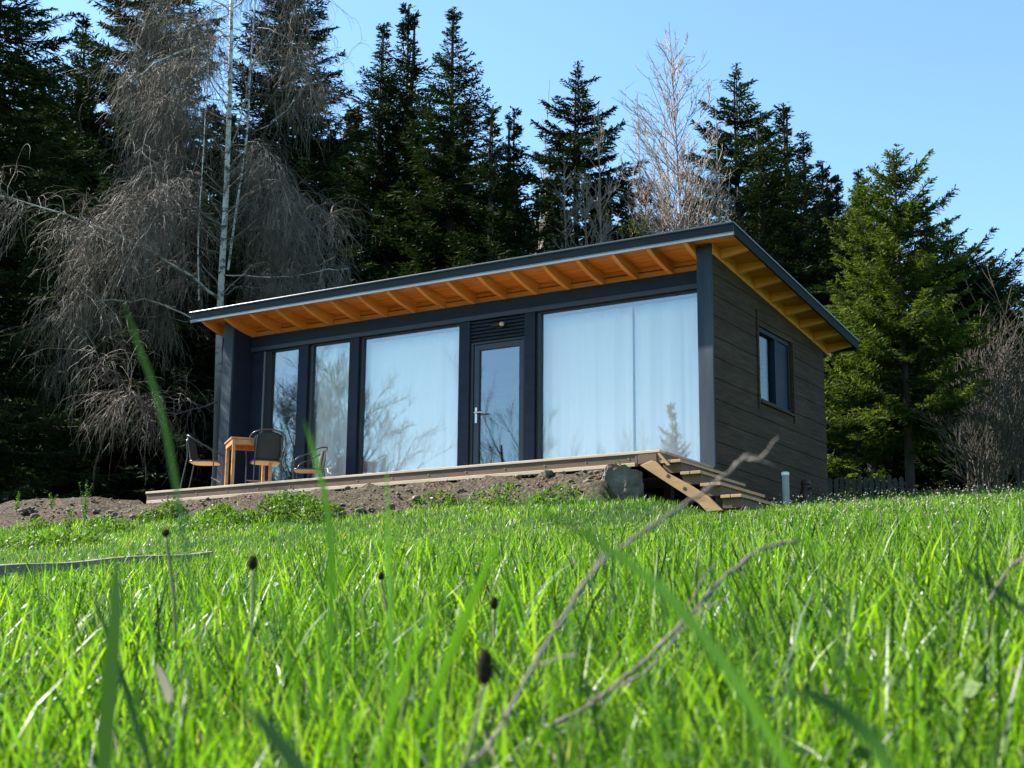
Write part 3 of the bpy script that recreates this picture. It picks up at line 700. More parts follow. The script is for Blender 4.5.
# ------------------------------------------------------------------ trees
def kites(C, Dv, L, W, roll, rng):
    """flat diamond sprays: start C, direction Dv, length L, width W"""
    Dv = Dv/(np.linalg.norm(Dv, axis=1, keepdims=True)+1e-9)
    ref = rng.normal(size=Dv.shape); ref[:, 2] += roll
    A = np.cross(Dv, ref); A /= np.linalg.norm(A, axis=1, keepdims=True)+1e-9
    n = len(C)
    V = np.empty((n, 4, 3)); V[:, 0] = C; V[:, 2] = C+Dv*L[:, None]
    mid = C+Dv*(L*.45)[:, None]
    V[:, 1] = mid+A*W[:, None]/2; V[:, 3] = mid-A*W[:, None]/2
    return V.reshape(-1, 3), np.arange(4*n).reshape(n, 4)
def spruce_crown(seed, H, R, zb=.3, step=.30, nbr=7, prof=.85, dens=1.0, top_up=.7, low=-.22, tip=.22, spray=(.27, .034), ragged=.25, hang=.35, fork=None):
    rng = np.random.default_rng(seed)
    BP = []; BR = []; sC = []; sD = []; sL = []; sW = []; rd = []
    z = zb
    while z < H-.12:
        t = (z-zb)/(H-zb)
        rr = R*(1-t)**prof*(1.0 if t > .12 else .75+2*t)*min(1., .20+(1-t)*6.)
        nb_ = max(3, int(nbr*(.6+.4*(1-t))*(.75 if t > .88 else 1)+rng.random()))
        a0 = rng.random()*6.28
        for b in range(nb_):
            az = a0+6.283*b/nb_+rng.normal()*.25
            r = max(.10, rr*(1-ragged*rng.random()*1.3+ragged*.35*rng.normal()))
            z0 = min(z+rng.normal()*.20, H-.16)
            el = low+(top_up-low)*t**1.3+rng.normal()*.07
            n = 6; s = np.linspace(0, 1, n)
            out = np.array([math.cos(az), math.sin(az), 0])
            side = np.array([-math.sin(az), math.cos(az), 0])
            curve = rng.normal()*.06*r
            P = out[None]*(r*s)[:, None]+side[None]*(curve*s*s)[:, None]
            P[:, 2] = z0+r*(el*s-.18*(1-t)*np.sin(s*math.pi*.5)*.6+tip*s**3*(.5+.5*(1-t)))
            BP.append(P); BR.append(np.linspace(.008+.010*r, .004, n))
            m = max(5, int(r/.058*dens))
            u = np.linspace(.12, 1., m)+rng.normal(size=m)*.02; u = np.clip(u, .05, 1)
            C = np.stack([np.interp(u, s, P[:, k]) for k in range(3)], -1)
            T = out*(1)+np.array([0, 0, 1])*0.0
            for sg in (-1, 1, 0):
                l = (spray[0]*(.55+.75*np.sin(np.pi*np.clip(u*.85+.1, 0, 1)))*(.6+.5*rng.random(m))*min(1, .35+r*.55))
                if sg == 0: l = l*.75
                d = out[None]*(.55+.25*rng.random((m, 1)))+side[None]*(sg*(.75+.3*rng.random((m, 1))))
                d[:, 2] += el*.5-hang*(1-t)*rng.random(m)*1.5+rng.normal(size=m)*.16
                if sg == 0: d[:, 2] += -.5*(1-t)*rng.random(m)+.15
                sC.append(C); sD.append(d); sL.append(l); sW.append(spray[1]*min(1, .55+r*.6)*(.7+.6*rng.random(m))); rd.append(np.clip(.35*u+.35*rng.random(m)+.2*rng.random(), 0, 1))
                # short side needles fan out of every spray
                for q in range(2):
                    cc = C+d/np.linalg.norm(d, axis=1, keepdims=True)*(l*(.25+.35*q))[:, None]
                    dd = d+rng.normal(size=d.shape)*.55
                    sC.append(cc); sD.append(dd); sL.append(l*.55); sW.append(spray[1]*.8*(.7+.6*rng.random(m))); rd.append(np.clip(.4*u+.5*rng.random(m), 0, 1))
        z += step*(.8+.4*rng.random())*(.74 if .7 < t < .88 else 1)*(.95 if t > .88 else 1)
    # short sprays that clothe the stem
    m = int(46*H); C = np.zeros((m, 3)); hz_ = zb+(H-zb)*rng.random(m)**.8; C[:, 2] = hz_
    tt = (hz_-zb)/(H-zb); a = rng.random(m)*6.283; rad = .05+.28*R*(1-tt)*rng.random(m); C[:, 0] = np.cos(a)*rad; C[:, 1] = np.sin(a)*rad
    d = rng.normal(size=(m, 3))*.6; d[:, 0] += np.cos(a); d[:, 1] += np.sin(a); d[:, 2] += .5*tt-.25
    sC.append(C); sD.append(d); sL.append(spray[0]*(.30+.75*(1-tt))*(.6+.7*rng.random(m))); sW.append(spray[1]*(.8+.6*rng.random(m))); rd.append(.5*rng.random(m))
    # leader
    BP.append(np.stack([np.zeros(6), np.zeros(6), np.linspace(zb, H, 6)], -1)); BR.append(np.linspace(.035, .016, 6))
    m = 26; C = np.zeros((m, 3)); C[:, 2] = H-.12-.75*rng.random(m)
    d = rng.normal(size=(m, 3))*.7; d[:, 2] = .9
    sC.append(C); sD.append(d); sL.append(np.full(m, .13)); sW.append(np.full(m, .025)); rd.append(rng.random(m))
    V, Q = kites(np.concatenate(sC), np.concatenate(sD), np.concatenate(sL), np.concatenate(sW), .8, rng)
    r_ = np.repeat(np.concatenate(rd), 4)
    return V, Q, r_, tubes(np.stack(BP), np.stack(BR), 3)
def trunk_geo(H, r0, lean=0, seed=0):
    rng = np.random.default_rng(seed)
    z = np.linspace(-.4, H-.3, 14)
    P = np.stack([np.cumsum(rng.normal(size=14))*.015, np.cumsum(rng.normal(size=14))*.015, z], -1)
    P[0, :2] = 0
    return tubes(P[None], (.75*r0*(1-.95*(z+.4)/(H+.1))+.008)[None], 10)
KINDS = {
    'dense':   dict(H=16., R=3.3, zb=.2, step=.24, nbr=9, dens=1.0, low=-.28, hang=.6),
    'dense2':  dict(H=15., R=2.8, zb=.2, step=.23, nbr=9, dens=1.1, low=-.18, prof=.88, hang=.5),
    'slim':    dict(H=11., R=1.8, zb=.3, step=.22, nbr=9, dens=1.1, low=-.1, prof=.9, top_up=.8),
    'open':    dict(H=13., R=2.9, zb=1.2, step=.34, nbr=8, dens=1.35, low=-.15, top_up=.45, prof=.62, ragged=.32, tip=.3, spray=(.30, .042)),
    'light':   dict(H=9., R=2.7, zb=2.2, step=.23, nbr=9, dens=1.3, low=-.12, prof=.62, ragged=.35, top_up=.75, spray=(.27, .038)),
    'light2':  dict(H=8., R=1.8, zb=.4, step=.22, nbr=8, dens=1.25, low=-.05, prof=.75, ragged=.35, top_up=.8, spray=(.25, .036)),
    'round':   dict(H=8.5, R=2.5, zb=1.0, step=.19, nbr=12, dens=1.25, low=.0, prof=.46, ragged=.34, top_up=.75, tip=.3, spray=(.25, .036)),
}
PROTO = {}
for i, (k, kw) in enumerate(KINDS.items()):
    V, Q, r_, br_ = spruce_crown(100+i, **kw)
    mat = M['needle_light'] if k.startswith('light') else M['needle']
    PROTO[k] = dict(H=kw['H'], V=V, Q=Q, r=r_, br=br_, mat=mat, crown=None)
def place_conifer(kind, px, ytop, dist, label, group='conifers behind the cabin', name='spruce_tree', wide=1.0, seed=0):
    p = at_d(px, ytop, dist); z0 = float(height(p[0], p[1])); pr_ = PROTO[kind]
    s = (p[2]-z0)/pr_['H']
    w = s*wide
    r = thing(name, label, 'tree', (p[0], p[1], z0-.02), random.uniform(0, 6.28), group, scale=(w, w, s))
    if pr_['crown'] is None:
        V, Q = pr_['V'], pr_['Q']
        o = np_obj('crown', V, [Q], pr_['mat'], r, pr_['r'])
        b = np_obj('branches', pr_['br'][0], [pr_['br'][1]], M['bark'], r, smooth=True)
        tv, tq = trunk_geo(pr_['H'], .13+.004*pr_['H'], seed=seed)
        t = np_obj('trunk', tv, [tq], M['bark'], r, smooth=True)
        pr_['crown'] = (o, b, t)
    else:
        for src in pr_['crown']:
            c = src.copy(); COL.objects.link(c); c.parent = r
    return r
CON = [
    ('dense', 18, -230, 30, 'tallest dark dense spruce at the meadow edge, its top out of the picture'),
    ('dense2', 84, 12, 36, 'dark spruce whose pointed top shows in the sky gap left of the birch'),
    ('dense', 160, -190, 35, 'dark tall spruce standing right behind the weeping birch trunk'),
    ('dense2', 294, -95, 33, 'dark tall spruce just right of the white birch trunk'),
    ('dense2', 384, 22, 40, 'dark spruce with the leftmost of the three sharp spires'),
    ('slim', 409, 4, 41, 'slim dark spruce forming the middle of the three sharp spires'),
    ('dense2', 454, 6, 38, 'dark spruce with the rightmost of the three sharp spires'),
    ('slim', 493, 104, 36, 'shorter dark spruce beside the three tall spires'),
    ('slim', 514, 108, 37, 'short thin-topped spruce next to the thin bare sapling'),
    ('open', 578, 60, 42, 'lone open-branched fir standing between bare trees above the roof'),
    ('light2', 645, 186, 40, 'small light green spruce peeping over the roof below the tall aspen'),
    ('light2', 690, 196, 42, 'small light green spruce peeping over the highest roof end'),
    ('open', 736, 62, 44, 'tall narrow fir right of the bare aspen'),
    ('slim', 762, 112, 38, 'mid tall slim spruce rising behind the high roof corner'),
    ('slim', 783, 102, 39, 'dark spruce with a long thin leader beyond the high roof corner'),
    ('slim', 803, 132, 37, 'dark slim spruce directly above the side wall'),
    ('dense2', 838, 180, 38, 'dark spruce above the low rear roof corner'),
    ('slim', 822, 160, 38, 'dark slim spruce closing the gap above the side wall end'),
    ('dense2', 858, 168, 36, 'dark spruce close behind the left flank of the big sunny spruce'),
    ('light2', 862, 176, 33, 'light green spruce tight against the big sunny spruce'),
    ('light', 893, 150, 28, 'big sunny yellow-green spruce with a bare lower trunk'),
    ('dense2', 926, 212, 37, 'dark spruce filling the gap behind the big sunny spruce'),
    ('round', 946, 238, 33, 'round-topped dark pine beside the big sunny spruce'),
    ('round', 985, 262, 38, 'lower round-topped dark pine next to the brown brush'),
    ('round', 1008, 318, 42, 'smallest dark pine standing behind the brown brush'),
    ('light', 1042, 285, 36, 'conifer cut by the picture edge above the brown brush'),
]
for i, (k, px, yt, d, lab) in enumerate(CON):
    place_conifer(k, px, yt, d, lab, name='pine_tree' if k == 'round' else ('fir_tree' if k == 'open' else 'spruce_tree'), seed=i, wide={'slim': 1.45, 'dense2': 1.45, 'dense': 1.15, 'light': 1.12, 'open': 1.1, 'round': 1.25}.get(k, 1.1)*(.90 if px == 893 else 1.))

# far wood behind: reads as one dark mass
def far_wood():
    rng = np.random.default_rng(5); parts = []; rr = []
    base = []
    for sd in (1, 2):
        V, Q, r_, br_ = spruce_crown(300+sd, 12., 2.6, zb=.1, step=.42, nbr=8, dens=.42, spray=(.52, .11), low=-.25, hang=.6)
        base.append((V, Q, r_))
    spots = []
    for k in range(46):
        px = -60+k*25+rng.normal()*9
        d = 47+rng.random()*9
        yt = np.interp(px, [-60, 60, 300, 420, 520, 600, 700, 800, 900, 960, 1060], [60, 90, 120, 130, 170, 210, 200, 190, 230, 290, 330])+rng.normal()*16
        spots.append((px, yt, d))
    for k in range(16):
        px = -60+k*34+rng.normal()*9; d = 39+rng.random()*4; spots.append((px, 250+rng.normal()*25, d))
    side = []                                  # unseen spruces beyond the picture, added on the sun side to shade the wood
    for k in range(20):
        X = -25-rng.random()*26; side.append((X, 8.2+.191*(X+9)+rng.random()*14, 12+rng.random()*4))
    for k in range(9):
        spots.append((770+k*34+rng.normal()*9, 330+rng.normal()*25, 37+rng.random()*4))
    for px, yt, d in spots+[(a, (b, c), 0) for a, b, c in side]:
        p = at_d(px, yt, d) if d else np.array([px, yt[0], float(height(px, yt[0]))+yt[1]]); z0 = float(height(p[0], p[1])); s = (p[2]-z0)/12.
        V, Q, r_ = base[rng.integers(2)]
        a = rng.random()*6.28; ca, sa = math.cos(a), math.sin(a); w = max(s, .75)
        W = np.stack([(V[:, 0]*ca-V[:, 1]*sa)*w+p[0], (V[:, 0]*sa+V[:, 1]*ca)*w+p[1], V[:, 2]*s+z0], -1)
        parts.append((W, Q)); rr.append(r_*.25)
    V, Q = merge(parts)
    o = np_obj('woods', V, [Q], M['needle'], rnd=np.concatenate(rr))
    tag(o, 'dark spruce wood filling the gaps behind the trees', 'wood', kind='stuff')
far_wood()

# ---- bare trees
def grow(rng, p, d, L, r, depth, maxd, out, up=.25, spread=.55, nseg=6, kids=(4, 6), wob=.12, ratio=.62):
    P = [np.array(p)]; wob = wob*(1.0 if depth else .7); dd = d/np.linalg.norm(d)
    for i in range(nseg-1):
        dd = dd+rng.normal(size=3)*wob; dd[2] += up*.12; dd /= np.linalg.norm(dd)
        P.append(P[-1]+dd*L/(nseg-1))
    P = np.array(P); R = np.linspace(r, r*.35, nseg)
    out.append((P, R, depth))
    if depth >= maxd: return
    for k in range(rng.integers(kids[0], kids[1]+1)):
        t = .25+.72*rng.random(); i = t*(nseg-1); a = int(i); f = i-a
        q = P[a]*(1-f)+P[min(a+1, nseg-1)]*f
        T = P[min(a+1, nseg-1)]-P[a]; T /= np.linalg.norm(T)+1e-9
        n = rng.normal(size=3); n -= T*n.dot(T); n /= np.linalg.norm(n)+1e-9
        nd = T*math.cos(spread)+n*math.sin(spread); nd[2] += up*.6
        grow(rng, q, nd, L*ratio*(.7+.5*rng.random())*(1.1-.45*t), max(r*(1-.6*t)*.55, .0035), depth+1, maxd, out, up, spread, nseg, kids, wob, ratio)
def bare_tree(name, label, loc, H, stems, seed, maxd=3, r0=.09, up=.35, spread=.5, bark='grey_twig', twig='grey_twig', kids=(6, 8), group=None, tr=None, ratio=.5, minr=.004, lean=.10):
    rng = np.random.default_rng(seed)
    root = thing(name, label, 'tree' if name != 'shrub' else 'shrub', loc, 0, group)
    out = []
    for s in range(stems):
        a = rng.random()*6.28; d = np.array([math.cos(a)*lean*(stems > 1), math.sin(a)*lean*(stems > 1), 1.])
        o = np.array([math.cos(a)*.15*(stems > 1), math.sin(a)*.15*(stems > 1), -.1])
        grow(rng, o, d, H*(1 if s == 0 else .75+.25*rng.random()), r0*(1 if s == 0 else .8), 0, maxd, out, up, spread, 7, kids, .05, ratio)
    tr_ = [(P, R) for P, R, dp in out if dp == 0]; tw = [(P, np.maximum(R, minr)) for P, R, dp in out if dp > 0]
    V, Q = tubes(np.array([x[0] for x in tr_]), np.array([x[1] for x in tr_]), 8); np_obj('trunk', V, [Q], M[bark], root, smooth=True)
    V, Q = tubes(np.array([x[0] for x in tw]), np.array([x[1] for x in tw]), 3); np_obj('crown', V, [Q], M[twig], root, smooth=True)
    return root
def bare_at(px, ytop, d, label, **kw):
    p = at_d(px, ytop, d); z0 = float(height(p[0], p[1]))
    return bare_tree(kw.pop('name', 'aspen_tree'), label, (p[0], p[1], z0), (p[2]-z0)*kw.pop('f', .93), **kw)
def aspen(px, ytop, dist, half_px, label, seed, stems=1, nb=46, name='aspen_tree', r0=.07, ang=.60, t0=.45):
    """upright tree: straight stem, long ascending branches, fine side twigs"""
    rng = np.random.default_rng(seed)
    p = at_d(px, ytop, dist); z0 = float(height(p[0], p[1])); H = p[2]-z0
    root = thing(name, label, 'tree', (p[0], p[1], z0), 0, 'bare trees behind the cabin')
    wid = half_px*dist/F_PX
    st, b1, b2 = [], [], []
    def line(q, d, L, n, wob, up=0.):
        P = [q]; d = d/np.linalg.norm(d)
        for i in range(n-1):
            d = d+rng.normal(size=3)*wob; d[2] += up; d /= np.linalg.norm(d); P.append(P[-1]+d*L/(n-1))
        return np.array(P)
    def side(T, a):
        n = rng.normal(size=3); n -= T*n.dot(T); n /= np.linalg.norm(n); return T*math.cos(a)+n*math.sin(a)
    for k in range(stems):
        o = np.array([0, 0, -.2]) if k == 0 else np.array([rng.normal()*.3, rng.normal()*.3, -.2])
        h = H+.2 if k == 0 else H*rng.uniform(.72, .93)
        tilt = 0 if k == 0 else wid*.45/h
        P = line(o, np.array([rng.normal()*tilt, rng.normal()*tilt, 1.]), h, 14, .012); st.append((P, np.linspace(r0*(1 if k == 0 else .7), .008, 14)))
        for j in range(nb if k == 0 else nb*2//3):
            t = t0+(.97-t0)*rng.random(); i = t*13; a = min(int(i), 12); q = P[a]*(1-(i-a))+P[a+1]*(i-a)
            T = P[a+1]-P[a]; T /= np.linalg.norm(T)
            L = min(wid/math.sin(ang)*(.55+.5*rng.random())*min(1., 3.4*(1-t)+.10), (H-q[2])*1.05+.2)
            B = line(q, side(T, ang*rng.uniform(.75, 1.2)), L, 7, .05, .02); b1.append((B, np.linspace(.018*(1-.5*t)+.006, .007, 7)))
            for m in range(int(2+L*3.2)):
                u = .2+.78*rng.random(); i2 = u*6; a2 = min(int(i2), 5); q2 = B[a2]*(1-(i2-a2))+B[a2+1]*(i2-a2)
                T2 = B[a2+1]-B[a2]; T2 /= np.linalg.norm(T2); L2 = L*rng.uniform(.16, .38)*(1.15-u*.6)+.08
                D = line(q2, side(T2, rng.uniform(.4, .75)), L2, 7, .07, .05); b2.append((D, np.linspace(.0085, .0055, 7)))
                for w_ in range(2):
                    c = rng.integers(2, 6); T3 = D[c]-D[c-1]; T3 /= np.linalg.norm(T3)
                    b2.append((line(D[c], side(T3, rng.uniform(.4, .8)), L2*rng.uniform(.3, .6)+.05, 7, .08, .05), np.linspace(.006, .0045, 7)))
    V, Q = tubes(np.array([x[0] for x in st]), np.array([x[1] for x in st]), 8); np_obj('trunk', V, [Q], M['grey_twig'], root, smooth=True)
    V, Q = tubes(np.array([x[0] for x in b1+b2]), np.array([x[1] for x in b1+b2]), 3); np_obj('crown', V, [Q], M['grey_twig'], root, smooth=True)
aspen(678, 28, 38, 52, 'tall bare pale aspen with fine upright branches above the roof', 11, 4, 62, r0=.075)
aspen(640, 92, 40, 26, 'slender bare aspen beside the tall broad one', 12, 2, 36, r0=.05)
aspen(532, 72, 42, 13, 'thin bare sapling standing alone left of the open fir', 13, 2, 30, r0=.04, ang=.4)
aspen(606, 112, 37, 38, 'bushy bare birch in front of the open fir', 14, 4, 34, 'bare_birch_tree', r0=.05, ang=.62)
aspen(570, 150, 37, 24, 'low bare birch at the foot of the open fir', 16, 3, 22, 'bare_birch_tree', r0=.04, ang=.6)
aspen(712, 108, 41, 20, 'thin bare aspen between the tall one and the narrow fir', 15, 2, 34, r0=.045)
for i, (px, yt, d, lab) in enumerate([(968, 330, 30, 'tangled brown leafless bush beside the sunny spruce trunk'), (1000, 318, 31, 'tallest tangled brown leafless bush of the brush'),
                                      (1022, 345, 28, 'brown leafless bush cut by the picture edge'), (935, 400, 33, 'low dark leafless bush behind the end of the fence'), (985, 395, 27, 'low twiggy brown bush in front of the taller brush')]):
    bare_at(px, yt, d, lab, name='shrub', stems=12, seed=30+i, r0=.025, spread=.6, up=.15, kids=(5, 7), bark='brush', twig='brush', group='leafless brush at the meadow end', f=.9, maxd=2, ratio=.55, minr=.006)

# ---- the weeping birch
def weeping_birch():
    rng = np.random.default_rng(21)
    DB = 25.5
    base = at_d(217, 450, DB); z0 = float(height(base[0], base[1]))
    root = thing('birch_tree', 'leafless weeping birch with white trunk and hanging grey twigs', 'tree', (base[0], base[1], z0))
    O = np.array([base[0], base[1], z0])
    depth = np.array([FW[0], FW[1], 0])/math.hypot(FW[0], FW[1])
    def poly(pts, n=14, off=0.):
        """pixel polyline (x, y, depth offset) -> n points"""
        Q = np.array([at_d(x, y, DB+dz)+0 for x, y, dz in pts])
        s = np.linspace(0, len(Q)-1, n); return np.stack([np.interp(s, np.arange(len(Q)), Q[:, k]) for k in range(3)], -1)
    stems = []
    P = poly([(215, 520, 0), (217, 440, 0), (220, 300, 0), (226, 200, 0), (230, 90, 0), (232, -20, 0), (236, -130, 0)], 14); stems.append((P, np.linspace(.078, .025, 14)))
    P = poly([(228, 270, .1), (237, 204, .2), (248, 130, .3), (250, 70, .4), (256, -10, .5), (260, -90, .5), (262, -120, .5)], 14); stems.append((P, np.linspace(.022, .009, 14)))
    P = poly([(199, 300, -.3), (198, 250, -.3), (199, 215, -.3), (203, 160, -.3), (205, 120, -.2), (208, 80, -.2), (210, 40, -.2)], 14); stems.append((P, np.linspace(.014, .006, 14)))
    V, Q = tubes(np.array([s[0] for s in stems])-O, np.array([s[1] for s in stems]), 10)
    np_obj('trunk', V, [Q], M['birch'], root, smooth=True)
    limbs = []
    def limb(pts, r0, n=12): 
        P = poly(pts, n); P[1:-1] += rng.normal(size=(n-2, 3))*.03; limbs.append((P, np.linspace(r0*.62, .006, n)))
    limb([(222, 300, 0), (178, 266, -.8), (120, 238, -1.6), (60, 212, -2.2), (-20, 192, -2.8)], .045)
    limb([(221, 330, 0), (150, 300, .4), (95, 300, .7), (50, 318, 1.)], .03)
    limb([(220, 400, 0), (180, 415, -.8), (140, 405, -1.3), (105, 375, -1.6), (85, 330, -2)], .026)
    limb([(222, 415, 0), (190, 400, -.4), (150, 402, -.8), (120, 398, -1)], .015)
    limb([(229, 36, 0), (218, 34, -.3), (190, 48, -.8), (150, 66, -1.3), (120, 88, -1.7)], .03)
    limb([(231, 6, 0), (222, 6, -.2), (205, 18, -.6), (178, 34, -1.)], .025)
    limb([(228, 64, 0), (212, 62, -.3), (198, 68, -.6), (180, 84, -.8)], .018)
    limb([(224, 275, 0), (268, 277, -.8), (310, 275, -1.3), (350, 268, -1.7)], .02)
    limb([(252, 135, .3), (275, 122, 0), (293, 104, -.3), (303, 88, -.6)], .02)
    limb([(226, 160, 0), (246, 100, -.4), (258, 55, -.6), (280, 20, -.9)], .02)
    limb([(225, 230, 0), (190, 205, -.7), (150, 195, -1.2), (112, 205, -1.6)], .03)
    limb([(223, 250, 0), (262, 215, .6), (300, 205, 1.0), (335, 215, 1.3)], .025)
    limb([(228, 120, 0), (190, 110, .6), (160, 122, 1.), (135, 150, 1.3)], .025)
    limb([(229, 80, 0), (262, 60, .7), (295, 60, 1.2), (322, 85, 1.6)], .022)
    limb([(231, 10, 0), (262, -20, .5), (295, -10, 1.), (320, 25, 1.3)], .022)
    limb([(232, -30, 0), (210, -60, -.5), (185, -50, -.9), (160, -10, -1.2)], .022)
    for k in range(36):
        y0 = rng.uniform(-100, 330); t = (450-y0)/570; sd = rng.choice([-1, 1], p=[.58, .42])
        x0 = np.interp(y0, [-130, 90, 300], [236, 230, 220])
        reach = rng.uniform(35, 80)*(1 if y0 > 0 else .7)+(rng.uniform(0, 55) if y0 > 190 else 0)
        if sd > 0: reach *= .8
        dz = rng.uniform(-2.2, 2.2)
        rise = rng.uniform(8, 42)
        limb([(x0, y0, 0), (x0+sd*reach*.4, y0-rise, dz*.4), (x0+sd*reach*.8, y0-rise*.8, dz*.8), (x0+sd*reach*1.1, y0-rise*.1, dz), (x0+sd*reach*1.3, y0+40, dz*1.1)], rng.uniform(.010, .02))
    V, Q = tubes(np.array([l[0] for l in limbs[9:]])-O, np.array([l[1] for l in limbs[9:]]), 6)
    np_obj('limbs', V, [Q], surf_limb, root, smooth=True)
    for l in limbs[:9]:
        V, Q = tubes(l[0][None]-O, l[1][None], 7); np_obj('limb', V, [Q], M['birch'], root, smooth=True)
    # hanging strands
    S_P = []; S_R = []
    n = 8
    for P, R in limbs:
        L = np.linalg.norm(np.diff(P, axis=0), axis=1).sum()
        cnt = int(22*L); nodes = .1+.9*rng.random(max(3, int(2.6*L)))**.8
        for k in range(cnt):
            t = min(1., max(.05, rng.choice(nodes)+rng.normal()*.02)); i = t*(len(P)-1); a = min(int(i), len(P)-2); f = i-a
            p = P[a]*(1-f)+P[a+1]*f
            T = P[a+1]-P[a]; T /= np.linalg.norm(T)
            d = T*rng.uniform(.2, 1.)+rng.normal(size=3)*.6; d[2] += .15; d /= np.linalg.norm(d)
            ln = rng.uniform(.35, 1.35); q = [p]; 
            g = rng.uniform(.14, .42)
            for j in range(n-1):
                d = d+np.array([0, 0, -g])+rng.normal(size=3)*.24; d /= np.linalg.norm(d); q.append(q[-1]+d*ln/(n-1))
            q = np.array(q); S_P.append(q); S_R.append(np.linspace(.0050, .0022, n))
            for m in range(4):
                j = rng.integers(1, n-1); dd = (q[j+1]-q[j]); dd /= np.linalg.norm(dd); dd = dd+rng.normal(size=3)*.55; tw = [q[j]]
                l2 = rng.uniform(.2, .7)
                for jj in range(n-1):
                    dd = dd+np.array([0, 0, -.22])+rng.normal(size=3)*.15; dd /= np.linalg.norm(dd); tw.append(tw[-1]+dd*l2/(n-1))
                S_P.append(np.array(tw)); S_R.append(np.linspace(.0036, .0020, n))
    V, Q = tubes(np.array(S_P)-O, np.array(S_R), 3)
    np_obj('twigs', V, [Q], M['twig'], root)
    return root
surf_limb = surf('birch_limb_bark', [(.3, (.08, .07, .06)), (.5, (.20, .18, .16)), (.75, (.42, .40, .37))], (6, 6, 6), .7, .2, 6)
weeping_birch()

# trees standing in the meadow in front of the cabin, seen mirrored in its glass
CM = np.array([CAM[0], 2*REC-CAM[1], CAM[2]])      # the camera mirrored in the facade
def mirror_spot(X, zt, dist):
    d = np.array([X, REC, zt])-CM; d /= math.hypot(d[0], d[1]); p = CM+d*dist
    return p, float(height(p[0], p[1]))
for i, (X, zt, dist, st_, lab, dp, r0, spr) in enumerate([
    (-3.22, 1.55, 54, 1, 'bare spreading tree mirrored in the glass of the door', 3, .12, .6),
    (-2.45, 1.35, 56, 2, 'bare tree mirrored beside the door in the largest panel', 3, .10, .6),
    (-1.35, .85, 60, 3, 'low bare tree mirrored low in the largest panel', 3, .09, .6),
    (-6.35, 2.2, 46, 1, 'dense bare birch mirrored at the edge of the wide panel', 3, .10, .7),
    (-6.6, 2.7, 45, 2, 'dense bare birch mirrored in the second narrow panel', 3, .10, .75),
    (-7.35, 2.6, 47, 2, 'dense bare birch mirrored in the narrowest panel', 3, .10, .75)]):
    p, z0 = mirror_spot(X, zt, dist)
    bare_tree('bare_tree', lab, (p[0], p[1], z0), (p[2]-z0)*.8, st_, 60+i, dp, r0, .3, spr, 'bark', 'brush', (7, 9) if i < 3 else ((6, 7) if i == 3 else (12, 14)), 'bare trees across the meadow', ratio=.46, minr=.005)
p, z0 = mirror_spot(-.80, .95, 60)
pr_ = PROTO['light2']; s = (p[2]-z0)/pr_['H']
r = thing('spruce_tree', 'green spruce mirrored at the corner end of the largest panel', 'tree', (p[0], p[1], z0), 1.0, 'conifers across the meadow', scale=(s*.75, s*.75, s))
for src in pr_['crown']:
    c = src.copy(); COL.objects.link(c); c.parent = r

# ------------------------------------------------------------------ picket fence behind the side wall
fa = at_d(829, 480, 27); fb = at_d(906, 478, 27)
fz = max(float(height(fa[0], fa[1])), float(height(fb[0], fb[1])))
fen = thing('picket_fence', 'low grey wooden picket fence in the shade beyond the side wall', 'fence', ((fa[0]+fb[0])/2, (fa[1]+fb[1])/2, fz))
fdir = Vector((fb[0]-fa[0], fb[1]-fa[1], 0)); fl = fdir.length; fdir.normalize()
ftop = at_d(868, 476.5, 27)[2]
n_p = 13
nrm = Vector((-fdir.y, fdir.x, 0))
for k in range(n_p):
    q = Vector((fa[0], fa[1], 0))+fdir*(fl*(k+.2)/n_p); w = .075; tz = ftop+random.uniform(-.04, .04)
    a = q-fdir*w/2; b = q+fdir*w/2
    MB().prism([(a.x, a.y, fz-.3), (b.x, b.y, fz-.3), (b.x, b.y, tz-.04), ((a.x+b.x)/2, (a.y+b.y)/2, tz), (a.x, a.y, tz-.04)], -nrm*.02).build('picket', M['fence'], fen)
for zz_ in (ftop-.18, ftop-.6):
    a = Vector((fa[0], fa[1], zz_)); b = a+fdir*fl
    MB().prism([a+nrm*.001, b+nrm*.001, b+Vector((0, 0, .06))+nrm*.001, a+Vector((0, 0, .06))+nrm*.001], nrm*.035).build('rail', M['fence'], fen)

